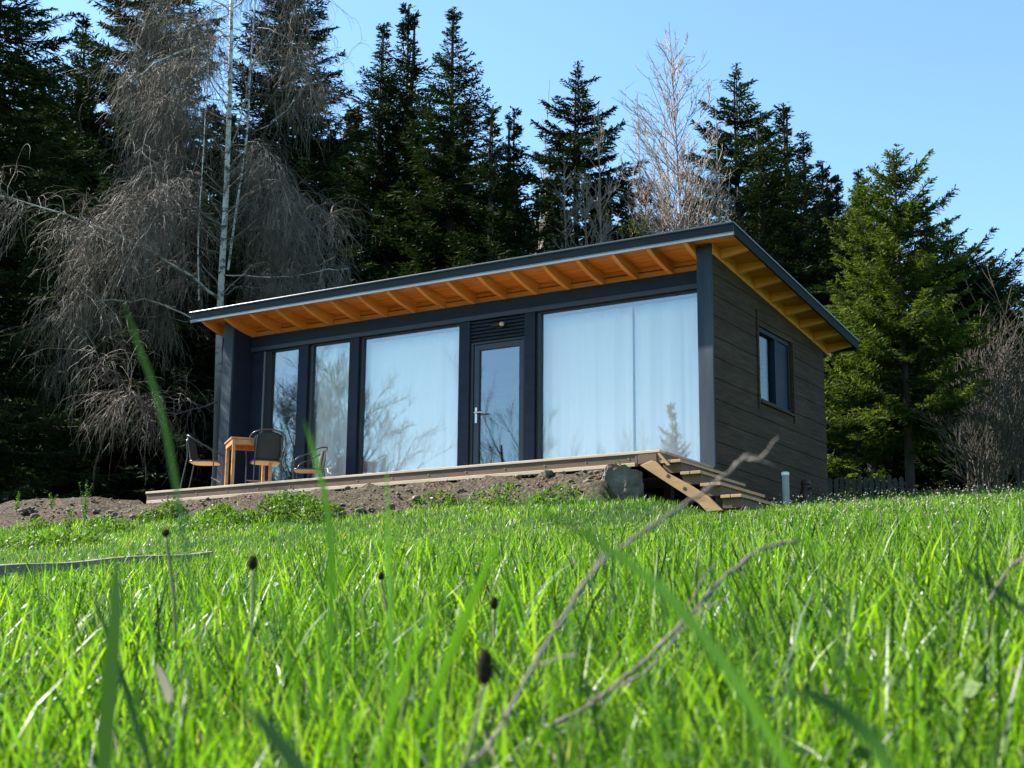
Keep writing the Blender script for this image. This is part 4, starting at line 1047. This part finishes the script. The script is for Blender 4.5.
# ------------------------------------------------------------------ meadow grass
def ok_ground(x, y):
    house = (x > -8.3) & (x < .05) & (y > -1.62) & (y < D+.1)
    return ~house
def blades(name, x, y, H, W, rng, segs, label, cat, mat, lean=.35, bend=.6, rnd=None, zoff=0., az=None):
    n = len(x); z = height(x, y)+zoff
    az = rng.random(n)*2*np.pi if az is None else az
    fac = rng.random(n)*2*np.pi                   # width direction
    l0 = np.abs(rng.normal(size=n))*lean; bd = np.abs(rng.normal(size=n))*bend
    s = np.linspace(0, 1, segs+1)
    th = l0[:, None]+bd[:, None]*s[None]**1.5      # angle from vertical
    ds = H[:, None]/segs
    hor = np.concatenate([np.zeros((n, 1)), np.cumsum(np.sin(th[:, :-1])*ds, 1)], 1)
    ver = np.concatenate([np.zeros((n, 1)), np.cumsum(np.cos(th[:, :-1])*ds, 1)], 1)
    C = np.stack([x[:, None]+np.cos(az)[:, None]*hor, y[:, None]+np.sin(az)[:, None]*hor, z[:, None]-.02+ver], -1)
    wp = np.array([np.interp(q, [0, .3, .7, 1], [.7, 1, .75, .0]) for q in s])
    wd = np.stack([np.cos(fac), np.sin(fac), np.zeros(n)], -1)
    A = C+wd[:, None]*(W[:, None]*wp[None])[..., None]*.5
    B = C-wd[:, None]*(W[:, None]*wp[None])[..., None]*.5
    V = np.empty((n, 2*segs+1, 3)); V[:, 0:2*segs:2] = A[:, :-1]; V[:, 1:2*segs:2] = B[:, :-1]; V[:, 2*segs] = C[:, -1]
    b0 = (np.arange(n)*(2*segs+1))[:, None]
    k = np.arange(segs-1)*2
    Qd = np.stack([b0+k, b0+k+1, b0+k+3, b0+k+2], -1).reshape(-1, 4)
    Tr = np.stack([b0[:, 0]+2*segs-2, b0[:, 0]+2*segs-1, b0[:, 0]+2*segs], -1)
    rv = rng.random(n) if rnd is None else rnd
    o = np_obj(name, V.reshape(-1, 3), [Qd, Tr], mat, rnd=np.repeat(rv, 2*segs+1), smooth=True)
    if label: tag(o, label, cat, kind='stuff')
    return o
def wedge(rng, n, r0, r1, power, half=.60):
    """points round the camera, density falling with distance as r**-power"""
    u = rng.random(n); k = 2-power
    r = (r0**k+u*(r1**k-r0**k))**(1/k)
    a = (rng.random(n)*2-1)*half
    fx, fy = FW[0]/math.hypot(FW[0], FW[1]), FW[1]/math.hypot(FW[0], FW[1])
    dx = fx*np.cos(a)+RT[0]*np.sin(a); dy = fy*np.cos(a)+RT[1]*np.sin(a)
    return CAM[0]+dx*r, CAM[1]+dy*r, r
def clump(x, y):
    return .5+.5*np.clip(soft_noise(x, y, 2.1)*.7+soft_noise(x+4, y-3, 5.3)*.5, -1, 1)
rng = np.random.default_rng(77)
# near and middle meadow
x, y, r_ = wedge(rng, 400000, .55, 27, .82)
keep = ok_ground(x, y) & (soil_mask(x, y) < -.02) & (y < 9)
x, y, r_ = x[keep], y[keep], r_[keep]
cl = clump(x, y)
Hh = np.interp(r_, [.5, 1.5, 3, 6, 11, 16, 26], [.16, .17, .16, .135, .10, .085, .09])*(.55+.75*cl)*(.6+.65*rng.random(len(x)))
Ww = np.interp(r_, [.5, 2, 6, 14, 26], [.0030, .0032, .0038, .0058, .0085])*(.6+.8*rng.random(len(x)))
rv = np.clip(-.05+.8*rng.random(len(x))+.2*cl+.15*soft_noise(x, y, .8), 0, .93)
dryb = rng.random(len(x)) < .035+.07*(soft_noise(x, y, .9) > .35); rv[dryb] = .95+.05*rng.random(dryb.sum())
xs_, ys2_, rs2_ = wedge(rng, 80000, .6, 12, 1.2, 1.75); fxy = np.array([FW[0], FW[1]])/math.hypot(FW[0], FW[1])
ang_ = np.arccos(np.clip(((xs_-CAM[0])*fxy[0]+(ys2_-CAM[1])*fxy[1])/rs2_, -1, 1)); ks = ok_ground(xs_, ys2_) & (soil_mask(xs_, ys2_) < -.02) & (ang_ > .6)
xs_, ys2_, rs2_ = xs_[ks], ys2_[ks], rs2_[ks]
x = np.concatenate([x, xs_]); y = np.concatenate([y, ys2_]); Hh = np.concatenate([Hh, .16*(.6+.7*rng.random(len(xs_)))]); Ww = np.concatenate([Ww, .004+.003*rng.random(len(xs_))]); rv = np.concatenate([rv, .9*rng.random(len(xs_))])
nl = 21000
xl, yl, rl = wedge(rng, nl, .75, 9, 1.5); kl = ok_ground(xl, yl) & (soil_mask(xl, yl) < -.02); xl, yl, rl = xl[kl], yl[kl], rl[kl]
x = np.concatenate([x, xl]); y = np.concatenate([y, yl])
Hh = np.concatenate([Hh, np.interp(rl, [.7, 2, 9], [.17, .26, .17])*(.6+.55*rng.random(len(xl)))])
Ww = np.concatenate([Ww, (.0034+.0034*rng.random(len(xl)))*np.interp(rl, [.7, 2, 9], [.8, 1, 1.25])])
rv = np.concatenate([rv, np.clip(rng.random(len(xl))*.95, 0, .94)])
blades('grass', x, y, Hh, Ww, rng, 4, 'bright green spring grass covering the slope', 'grass', M['grass'], rnd=rv, lean=.55, bend=.9)
xc, yc, rc = wedge(rng, 26000, .8, 12, 1.2); kc = ok_ground(xc, yc) & (soil_mask(xc, yc) < -.02) & (clump(xc, yc) > .45); xc, yc = xc[kc], yc[kc]
dc = rng.normal(size=(len(xc), 3)); dc[:, 2] = .25*np.abs(dc[:, 2])
Vc, Qc = kites(np.stack([xc, yc, height(xc, yc)+.03+.09*rng.random(len(xc))], -1), dc, .014+.02*rng.random(len(xc)), .010+.012*rng.random(len(xc)), 2.0, rng)
tag(np_obj('clover', Vc, [Qc], M['weed'], rnd=np.repeat(rng.random(len(xc)), 4)), 'small round clover leaves low between the grass blades', 'clover', kind='stuff')
# dry flecks lying in the grass
x, y, r_ = wedge(rng, 2600, .9, 20, 1.3, .5)
keep = ok_ground(x, y) & (soil_mask(x, y) < .0); x, y = x[keep], y[keep]
blades('dead_leaves', x, y, .04+.07*rng.random(len(x)), .004+.006*rng.random(len(x)), rng, 3, 'dry pale leaf scraps lying among the green grass', 'dead leaves', M['dry'], lean=.9, bend=.5, zoff=.05)
# pale clover heads scattered over the upper meadow
def flowers():
    rng = np.random.default_rng(9)
    px = np.concatenate([rng.uniform(770, 1030, 520), rng.uniform(420, 1024, 110)]); d = np.concatenate([rng.uniform(8, 22, 520), rng.uniform(5, 16, 110)])
    V = []; Q = []; R = []; off = 0
    th = np.linspace(0, 2*np.pi, 7)[:-1]
    for a, b in zip(px, d):
        p = at_d(a, 500, b)
        if not ok_ground(np.array(p[0]), np.array(p[1])) or soil_mask(p[0], p[1]) > -.05: continue
        z = float(height(p[0], p[1])); h = rng.uniform(.07, .15); r = rng.uniform(.0045, .0095); c = rng.random()
        pts = []
        for (rr, zz) in ((.35, -.7), (1, -.1), (.85, .5), (.2, .9)):
            for t in th: pts.append((p[0]+math.cos(t)*rr*r*rng.uniform(.8, 1.2), p[1]+math.sin(t)*rr*r*rng.uniform(.8, 1.2), z+h+zz*r))
        V.append(np.array(pts)); idx = np.arange(24).reshape(4, 6)
        q = np.stack([idx[:-1], np.roll(idx[:-1], -1, 1), np.roll(idx[1:], -1, 1), idx[1:]], -1).reshape(-1, 4); Q.append(q+off); off += 24; R.append(np.full(24, c))
    o = np_obj('wildflowers', np.concatenate(V), [np.concatenate(Q)], M['fluff'], rnd=np.concatenate(R))
    tag(o, 'small pale clover heads dotted over the upper meadow', 'wildflowers', kind='stuff')
flowers()

# soil clods and small stones on the bank
def clods():
    rng = np.random.default_rng(15)
    bm = bmesh.new(); bmesh.ops.create_icosphere(bm, subdivisions=2, radius=1); bv = np.array([v.co for v in bm.verts]); bf = np.array([[v.index for v in f.verts] for f in bm.faces]); bm.free()
    V = []; Fs = []; off = 0
    n = 0
    while n < 3800:
        x = rng.uniform(-14, .0); y = rng.uniform(-4.6, -1.58) if x > -8.2 else rng.uniform(-4.6, .6)
        if soil_mask(x, y) < .03: continue
        s = .007+.02*rng.random()**4; 
        if rng.random() < .012: s = rng.uniform(.03, .06)
        w = bv*(1+.35*rng.normal(size=(len(bv), 1))*.5)*s*np.array([rng.uniform(.7, 1.4), rng.uniform(.7, 1.4), rng.uniform(.5, .9)])
        a = rng.random()*6.28; w = np.stack([w[:, 0]*math.cos(a)-w[:, 1]*math.sin(a), w[:, 0]*math.sin(a)+w[:, 1]*math.cos(a), w[:, 2]], -1)
        V.append(w+np.array([x, y, float(height(x, y))+s*.25+.012])); Fs.append(bf+off); off += len(bv); n += 1
    o = np_obj('rubble', np.concatenate(V), [np.concatenate(Fs)], M['clod'])
    tag(o, 'clods and small stones strewn over the bare soil bank', 'rubble', kind='stuff')
clods()
# broad-leaved weeds on the bank
def weed_patch(name, cx, cy, rad, n, label, hmax=.22, size=(.05, .022), seed=0, kind='stuff', cat='weeds'):
    rng = np.random.default_rng(seed)
    a = rng.random(n)*6.28; rr = rad*np.sqrt(rng.random(n)); x = cx+np.cos(a)*rr; y = cy+np.sin(a)*rr*.7
    z = height(x, y)+hmax*(1-(rr/rad)**2)*rng.random(n)+.01
    d = rng.normal(size=(n, 3)); d[:, 2] = np.abs(d[:, 2])*.8
    V, Q = kites(np.stack([x, y, z], -1), d, size[0]*(.6+.8*rng.random(n)), size[1]*(.6+.8*rng.random(n)), 1.0, rng)
    return V, Q, np.repeat(rng.random(n), 4)
vs = []; rr = []
for i, (px, py, Y, rad, n, hm) in enumerate([(285, 512, -2.75, .5, 1500, .26), (318, 518, -2.9, .35, 700, .2), (240, 522, -3.1, .3, 500, .16), (170, 514, -2.6, .22, 420, .22), (112, 531, -3.6, .35, 500, .16), (60, 545, -4.2, .6, 900, .14),
                                             (20, 548, -4.2, .6, 800, .14), (35, 530, 0, .3, 320, .16), (100, 527, 0, .22, 260, .14), (150, 519, 0, .2, 220, .16), (215, 515, 0, .25, 260, .14), (430, 506, -2.3, .3, 260, .12), (490, 503, -2.3, .4, 300, .12), (555, 500, -2.3, .3, 260, .10), (630, 500, -2.3, .25, 260, .1), (205, 530, -3.4, .5, 700, .14)]):
    p = hit_ground(px, py); V, Q, R = weed_patch('w', p[0], p[1], rad, n, '', hm, seed=i); vs.append((V, Q)); rr.append(R)
V, Q = merge(vs); o = np_obj('weeds', V, [Q], M['weed'], rnd=np.concatenate(rr)); tag(o, 'broad-leaved green weeds creeping up the soil bank', 'weeds', kind='stuff')
# tufts of grass at the foot of the bank
xs_ = []; ys_ = []
rng = np.random.default_rng(33)
cand_x = rng.uniform(-13, .2, 60000); cand_y = rng.uniform(-5, -1.7, 60000)
sm_ = soil_mask(cand_x, cand_y); cl_ = soft_noise(cand_x, cand_y, 1.9)+.6*soft_noise(cand_x, cand_y, 4.3)
keep = ((sm_ > -.05) & (sm_ < .20*np.clip(cl_-.35, 0, 1)))
x, y = cand_x[keep], cand_y[keep]
blades('weed_grass', x, y, .05+.10*rng.random(len(x)), .006+.005*rng.random(len(x)), rng, 3, 'tufts of grass spreading onto the edge of the soil bank', 'grass', M['grass'], lean=.5, rnd=np.clip(rng.random(len(x)), 0, .9))

# tall upright weeds at the bank
def tall_weed(px, py, Y, h, label, seed, branches=5):
    rng = np.random.default_rng(seed)
    p = hit_ground(px, py); z = float(height(p[0], p[1]))
    root = thing('tall_weed', label, 'plant', (p[0], p[1], z), 0, 'tall thin weeds on the soil bank')
    st = []; lv = []
    for b in range(branches):
        a = rng.random()*6.28; l = h*rng.uniform(.6, 1.); sp = .12*rng.random()
        s = np.linspace(0, 1, 7); P = np.stack([np.cos(a)*sp*s*l*2, np.sin(a)*sp*s*l*2, s*l-.02], -1)+rng.normal(size=(7, 3))*.006*s[:, None]
        st.append(P)
        for k in range(34):
            t = rng.random()**.8; lv.append((np.array([np.interp(t, s, P[:, q]) for q in range(3)]), rng.normal(size=3)*np.array([1, 1, .3])+np.array([0, 0, .5]), .03+.05*(1-t)*rng.random()))
    V, Q = tubes(np.array(st), np.tile(np.linspace(.005, .002, 7), (branches, 1)), 4); np_obj('stem', V, [Q], M['stalk'], root)
    V, Q = kites(np.array([l[0] for l in lv]), np.array([l[1] for l in lv]), np.array([l[2] for l in lv]), np.array([l[2]*.3 for l in lv]), .5, rng)
    np_obj('leaves', V, [Q], M['weed'], root, rnd=np.repeat(rng.random(len(lv)), 4))
tall_weed(85, 522, -3.4, .60, 'tallest bushy green weed in front of the soil bank', 1, 7)
tall_weed(16, 512, -2.6, .34, 'thin twin-stemmed weed on the crest of the soil bank', 2, 3)
tall_weed(52, 510, -2.5, .36, 'single thin dark weed stalk between two taller weeds', 3, 2)
tall_weed(68, 538, -3.8, .42, 'low bushy weed just below the tallest one', 4, 6)
tall_weed(172, 520, -2.8, .30, 'leafy weed sprouting below the near deck corner', 5, 5)

# weathered plank lying in the grass
A = at_d(-30, 574, 9.6); B = at_d(210, 557, 10.6)
A[2] = max(A[2], float(height(A[0], A[1]))-.005); B[2] = max(B[2], float(height(B[0], B[1]))-.005)
dv = Vector(B-A); L = dv.length; dv.normalize(); sd = Vector((-dv.y, dv.x, 0)).normalized(); upv = dv.cross(sd)*1
pk = MB(); n = 24; rows = []
for i in range(n+1):
    t = i/n; c = Vector(A)+dv*L*t; w = .075+.012*math.sin(t*9)+.006*math.sin(t*31); th_ = .035+.006*math.sin(t*13)
    if i == n: w *= .5
    rows.append([c-sd*w-Vector((0, 0, th_)), c+sd*w-Vector((0, 0, th_)), c+sd*w*.96+Vector((0, 0, th_)), c+Vector((0, 0, th_*1.15)), c-sd*w*.94+Vector((0, 0, th_))])
pk.add([v for r0 in rows for v in r0], [(i*5+k, i*5+(k+1) % 5, (i+1)*5+(k+1) % 5, (i+1)*5+k) for i in range(n) for k in range(5)]+[(0, 1, 2, 3, 4), tuple(n*5+k for k in range(5))])
o = pk.build('weathered_plank', M['weathered'], None, bevel=.004)
tag(o, 'grey weathered wooden plank lying in the grass below the soil bank', 'plank')

# ------------------------------------------------------------------ plants close to the camera
def wpts(pts): return [at_d(x, y, d) for x, y, d in pts]
def twig(label, stems):
    root_p = at_d(*stems[0][0][0]); 
    root = thing('dry_twig', label, 'twig', root_p, 0, 'dry twigs in the grass')
    rs = random.Random(3)
    for i, (pts, r0, r1) in enumerate(stems):
        P = arc(wpts(pts), 7); n = len(P)
        r0, r1 = r0*.48, r1*.62
        P = [p+Vector((rs.uniform(-1, 1), rs.uniform(-1, 1), rs.uniform(-1, 1)))*r0*.55 for p in P]
        R = [(r0+(r1-r0)*k/(n-1))*(1+.18*math.sin(k*2.1)+(.55 if k % 7 == 4 else 0)) for k in range(n)]
        mb = MB().tube(P, R, 8)
        if i == 0:
            for q in range(9):
                k = rs.randrange(4, n-2); T = (P[k+1]-P[k]).normalized(); sdv = T.cross(Vector((rs.uniform(-1, 1), rs.uniform(-1, 1), rs.uniform(-1, 1)))).normalized()
                e = (T*.7+sdv*.7)*r0*rs.uniform(3, 8); mb.tube([P[k], P[k]+e*.5, P[k]+e+T*r0], [R[k]*.6, R[k]*.5, R[k]*.3], 6)
        mb.build('stem' if i == 0 else 'side_branch', M['dry_twig'], root, smooth=True)
twig('longest dry twig rising across the meadow towards the wooden steps', [
    ([(455, 775, .98), (490, 745, 1.0), (520, 690, 1.03), (556, 628, 1.05), (603, 562, 1.08), (680, 508, 1.1), (722, 478, 1.12), (748, 455, 1.13)], .0030, .0020),
    ([(748, 455, 1.13), (760, 458, 1.13), (768, 450, 1.12), (778, 437, 1.12)], .0018, .0010),
    ([(744, 459, 1.13), (758, 460, 1.12), (775, 466, 1.12)], .0015, .0009),
    ([(570, 612, 1.06), (588, 580, 1.09), (603, 552, 1.11)], .0012, .0008),
    ([(535, 668, 1.04), (558, 658, 1.02), (578, 655, 1.0)], .0016, .0009)])
twig('crooked dry twig with a forked end lying low in the grass', [
    ([(545, 727, 1.25), (580, 712, 1.25), (607, 692, 1.26), (640, 664, 1.27), (682, 624, 1.28), (722, 580, 1.3), (760, 550, 1.31), (800, 541, 1.32)], .0036, .0022),
    ([(607, 692, 1.26), (650, 668, 1.25), (690, 622, 1.24), (730, 596, 1.23)], .0020, .0010),
    ([(682, 620, 1.28), (705, 575, 1.3), (722, 560, 1.33)], .0016, .0009)])
twig('short dry twig poking into the picture edge above the grass', [([(990, 600, 1.7), (1005, 575, 1.7), (1030, 550, 1.7)], .003, .002), ([(1005, 575, 1.7), (1010, 568, 1.72), (1012, 560, 1.73)], .0015, .001)])
def seed_head(label, px, py, d, hpx, wpx, foot):
    c = at_d(px, py, d); sc = d/F_PX
    root = thing('seed_head', label, 'seed head', c, 0, 'plantain seed heads in the grass')
    h_ = hpx*sc; w_ = wpx*sc/2
    MB().lathe((0, 0, -h_/2), [(w_*.25, 0), (w_*.75, h_*.12), (w_, h_*.38), (w_*.95, h_*.6), (w_*.7, h_*.85), (w_*.2, h_)], 14).build('head', M['seed'], root, local=True, smooth=True)
    rg = np.random.default_rng(int(px)); nb_ = 90; th_ = rg.random(nb_)*6.283; zz_ = (rg.random(nb_)-.5)*h_*.9
    rr_ = w_*np.sqrt(np.clip(1-(zz_/(h_*.52))**2, .05, 1)); C_ = np.stack([np.cos(th_)*rr_*.9, np.sin(th_)*rr_*.9, zz_], -1); D_ = np.stack([np.cos(th_), np.sin(th_), .3+rg.random(nb_)*.6], -1); D_ /= np.linalg.norm(D_, axis=1, keepdims=True)
    Lb = w_*(.18+.3*rg.random(nb_)); Vb, Qb = tubes(np.stack([C_, C_+D_*Lb[:, None]*.5, C_+D_*Lb[:, None]], 1), np.tile(np.array([.05, .04, .02])*w_, (nb_, 1)), 3)
    np_obj('bristles', Vb, [Qb], M['seed'], root)
    f = at_d(foot[0], foot[1], d*1.0); mid = (np.array(c)+f)/2+np.array([.004, 0, 0])
    MB().tube([tuple(v) for v in arc([c-np.array([0, 0, h_*.45]), mid, f])], .0011*max(1, d/1.2)+.0004, 6).build('stalk', M['stalk'], root, smooth=True)
seed_head('big black oval seed head standing in the middle of the meadow', 485, 667, .95, 36, 17, (455, 790))
seed_head('small dark seed head above the big black one', 494, 603, 2.0, 13, 8, (489, 690))
seed_head('dark seed head on a long stalk close to the grey plank', 166, 533, 1.9, 8, 8, (176, 650))
seed_head('fuzzy brown seed head in front of the soil bank grass', 253, 563, 1.5, 15, 10, (246, 680))
seed_head('small dark seed head beside a thin tall blade', 389, 605, 2.4, 11, 6, (392, 680))
seed_head('tiny dark seed head above a thin tall blade', 381, 576, 2.6, 8, 6, (390, 650))
def big_blade(label, pts, wpx, mat, seed=0, tipw=.05):
    """ribbon with a folded keel through pixel points (x, y, dist)"""
    P = arc(wpts(pts), 7); n = len(P); root = P[0]
    v = []; f = []
    for i, p in enumerate(P):
        t = i/(n-1); d = float(np.interp(t, np.linspace(0, 1, len(pts)), [q[2] for q in pts]))
        w = wpx*d/F_PX/2*np.interp(t, [0, .35, .75, 1], [.7, 1, .7, tipw])
        T = (P[min(i+1, n-1)]-P[max(i-1, 0)]).normalized(); view = (p-Vector(CAM)).normalized(); s_ = T.cross(view).normalized()
        dep = T.cross(s_).normalized()
        s_, dep = (s_*.80+dep*.60), (dep*.80-s_*.60)
        a = .35
        s2 = (s_*math.cos(a)+dep*math.sin(a)); s3 = (-s_*math.cos(a)+dep*math.sin(a))
        v += [p+s2*w, p, p+s3*w]
    for i in range(n-1):
        b = i*3; f += [(b, b+1, b+4, b+3), (b+1, b+2, b+5, b+4)]
    me = bpy.data.meshes.new('grass_blade'); me.from_pydata([tuple(q-root) for q in v], [], f); me.update()
    me.polygons.foreach_set('use_smooth', [True]*len(me.polygons)); me.materials.append(mat)
    a_ = me.attributes.new('rnd', 'FLOAT', 'POINT'); a_.data.foreach_set('value', np.full(len(v), random.random()))
    o = bpy.data.objects.new('grass_blade', me); COL.objects.link(o); o.location = root
    tag(o, label, 'grass blade', 'long grass blades close to the camera')
big_blade('broad dark green blade standing upright below the plank', [(100, 790, 1.05), (106, 700, 1.05), (113, 620, 1.05), (116, 552, 1.05)], 21, M['blade_dark'])
big_blade('narrow dark blade crossing the broad upright one', [(150, 770, 1.1), (125, 690, 1.12), (105, 630, 1.14), (90, 582, 1.15)], 8, M['blade_dark'])
big_blade('tall thin blade reaching up before the dark forest and deck end', [(200, 640, .75), (178, 500, .75), (160, 410, .74), (138, 345, .73), (122, 300, .72)], 6, M['blade_dark'])
big_blade('bright tall blade whose tip overlaps the second glass panel', [(322, 720, .95), (330, 620, .95), (328, 520, .94), (315, 460, .93), (304, 420, .92)], 9, M['blade'])
big_blade('straight thin blade rising in front of the wide glass panel', [(391, 720, 1.1), (390, 620, 1.1), (388, 540, 1.1), (386, 452, 1.1)], 7, M['blade'])
big_blade('long bright blade arching below the dry twigs', [(800, 790, .62), (740, 690, .60), (670, 600, .59), (600, 545, .58), (530, 505, .58)], 17, M['blade'])
big_blade('slender bright blade leaning right from the big seed head', [(420, 730, 1.0), (455, 640, 1.0), (480, 580, 1.0), (501, 530, 1.0)], 13, M['blade'])
big_blade('dark blurred blade low at the bottom between seed head and broad blade', [(320, 800, .62), (290, 760, .62), (262, 725, .62), (250, 706, .62)], 22, M['blade_dark'])
big_blade('dark thin blade crossing the meadow near the short edge twig', [(1060, 640, .9), (1010, 600, .9), (975, 575, .9), (945, 555, .9)], 7, M['blade_dark'])
big_blade('bent bright blade leaning left of the seed head', [(370, 790, .9), (395, 700, .9), (425, 630, .9), (470, 555, .9)], 10, M['blade'])
big_blade('blurred bright blade in the nearest corner of the meadow', [(900, 800, .6), (870, 740, .6), (820, 700, .6), (770, 690, .6)], 20, M['blade'])
# one pale dead leaf caught in the grass
big_blade('pale dead leaf caught upright in the grass', [(168, 702, 1.25), (166, 690, 1.25), (160, 675, 1.25), (155, 663, 1.25)], 12, M['dry'])

# ------------------------------------------------------------------ light, sky, camera
EL = math.radians(39.5); AZ = math.atan2(-1.19, -.227)        # clockwise from +Y
w = bpy.data.worlds.new('World'); S.world = w; w.use_nodes = True
nt = w.node_tree; nt.nodes.clear()
sky = nt.nodes.new('ShaderNodeTexSky'); sky.sky_type = 'NISHITA'; sky.sun_disc = False
sky.sun_elevation = EL; sky.sun_rotation = AZ % (2*math.pi); sky.altitude = 600; sky.air_density = 1.0; sky.dust_density = .6; sky.ozone_density = 1.0
bg = nt.nodes.new('ShaderNodeBackground'); bg.inputs[1].default_value = .085
ow = nt.nodes.new('ShaderNodeOutputWorld'); tn = nt.nodes.new('ShaderNodeMix'); tn.data_type = 'RGBA'; tn.blend_type = 'MULTIPLY'; tn.inputs[0].default_value = 1; tn.inputs[7].default_value = (.82, 1.02, 1.06, 1)
nt.links.new(sky.outputs[0], tn.inputs[6]); nt.links.new(tn.outputs[2], bg.inputs[0]); nt.links.new(bg.outputs[0], ow.inputs[0])
sun = bpy.data.lights.new('sun', 'SUN'); sun.energy = 5.0; sun.angle = math.radians(.53); sun.color = (1, .955, .89)
so = bpy.data.objects.new('sun', sun); COL.objects.link(so)
sd_ = Vector((math.sin(AZ)*math.cos(EL), math.cos(AZ)*math.cos(EL), math.sin(EL)))
so.rotation_euler = sd_.to_track_quat('Z', 'Y').to_euler(); so.location = sd_*50

cam = bpy.data.cameras.new('camera'); co = bpy.data.objects.new('camera', cam); COL.objects.link(co)
cam.sensor_width = 36; cam.lens = F_PX/1024*36; cam.clip_end = 3000; cam.clip_start = .05
m = Matrix((( R2[0], U2[0], -FW[0], CAM[0]), (R2[1], U2[1], -FW[1], CAM[1]), (R2[2], U2[2], -FW[2], CAM[2]), (0, 0, 0, 1)))
co.matrix_world = m
cam.dof.use_dof = True; cam.dof.focus_distance = 14.0; cam.dof.aperture_fstop = 10.5
S.camera = co
S.view_settings.view_transform = 'Standard'; S.view_settings.look = 'None'; S.view_settings.gamma = 1; S.view_settings.exposure = 1.8
S.cycles.max_bounces = 8; S.cycles.transparent_max_bounces = 16; S.cycles.diffuse_bounces = 4; S.cycles.glossy_bounces = 4
S.cycles.use_denoising = True; S.cycles.sample_clamp_indirect = 6
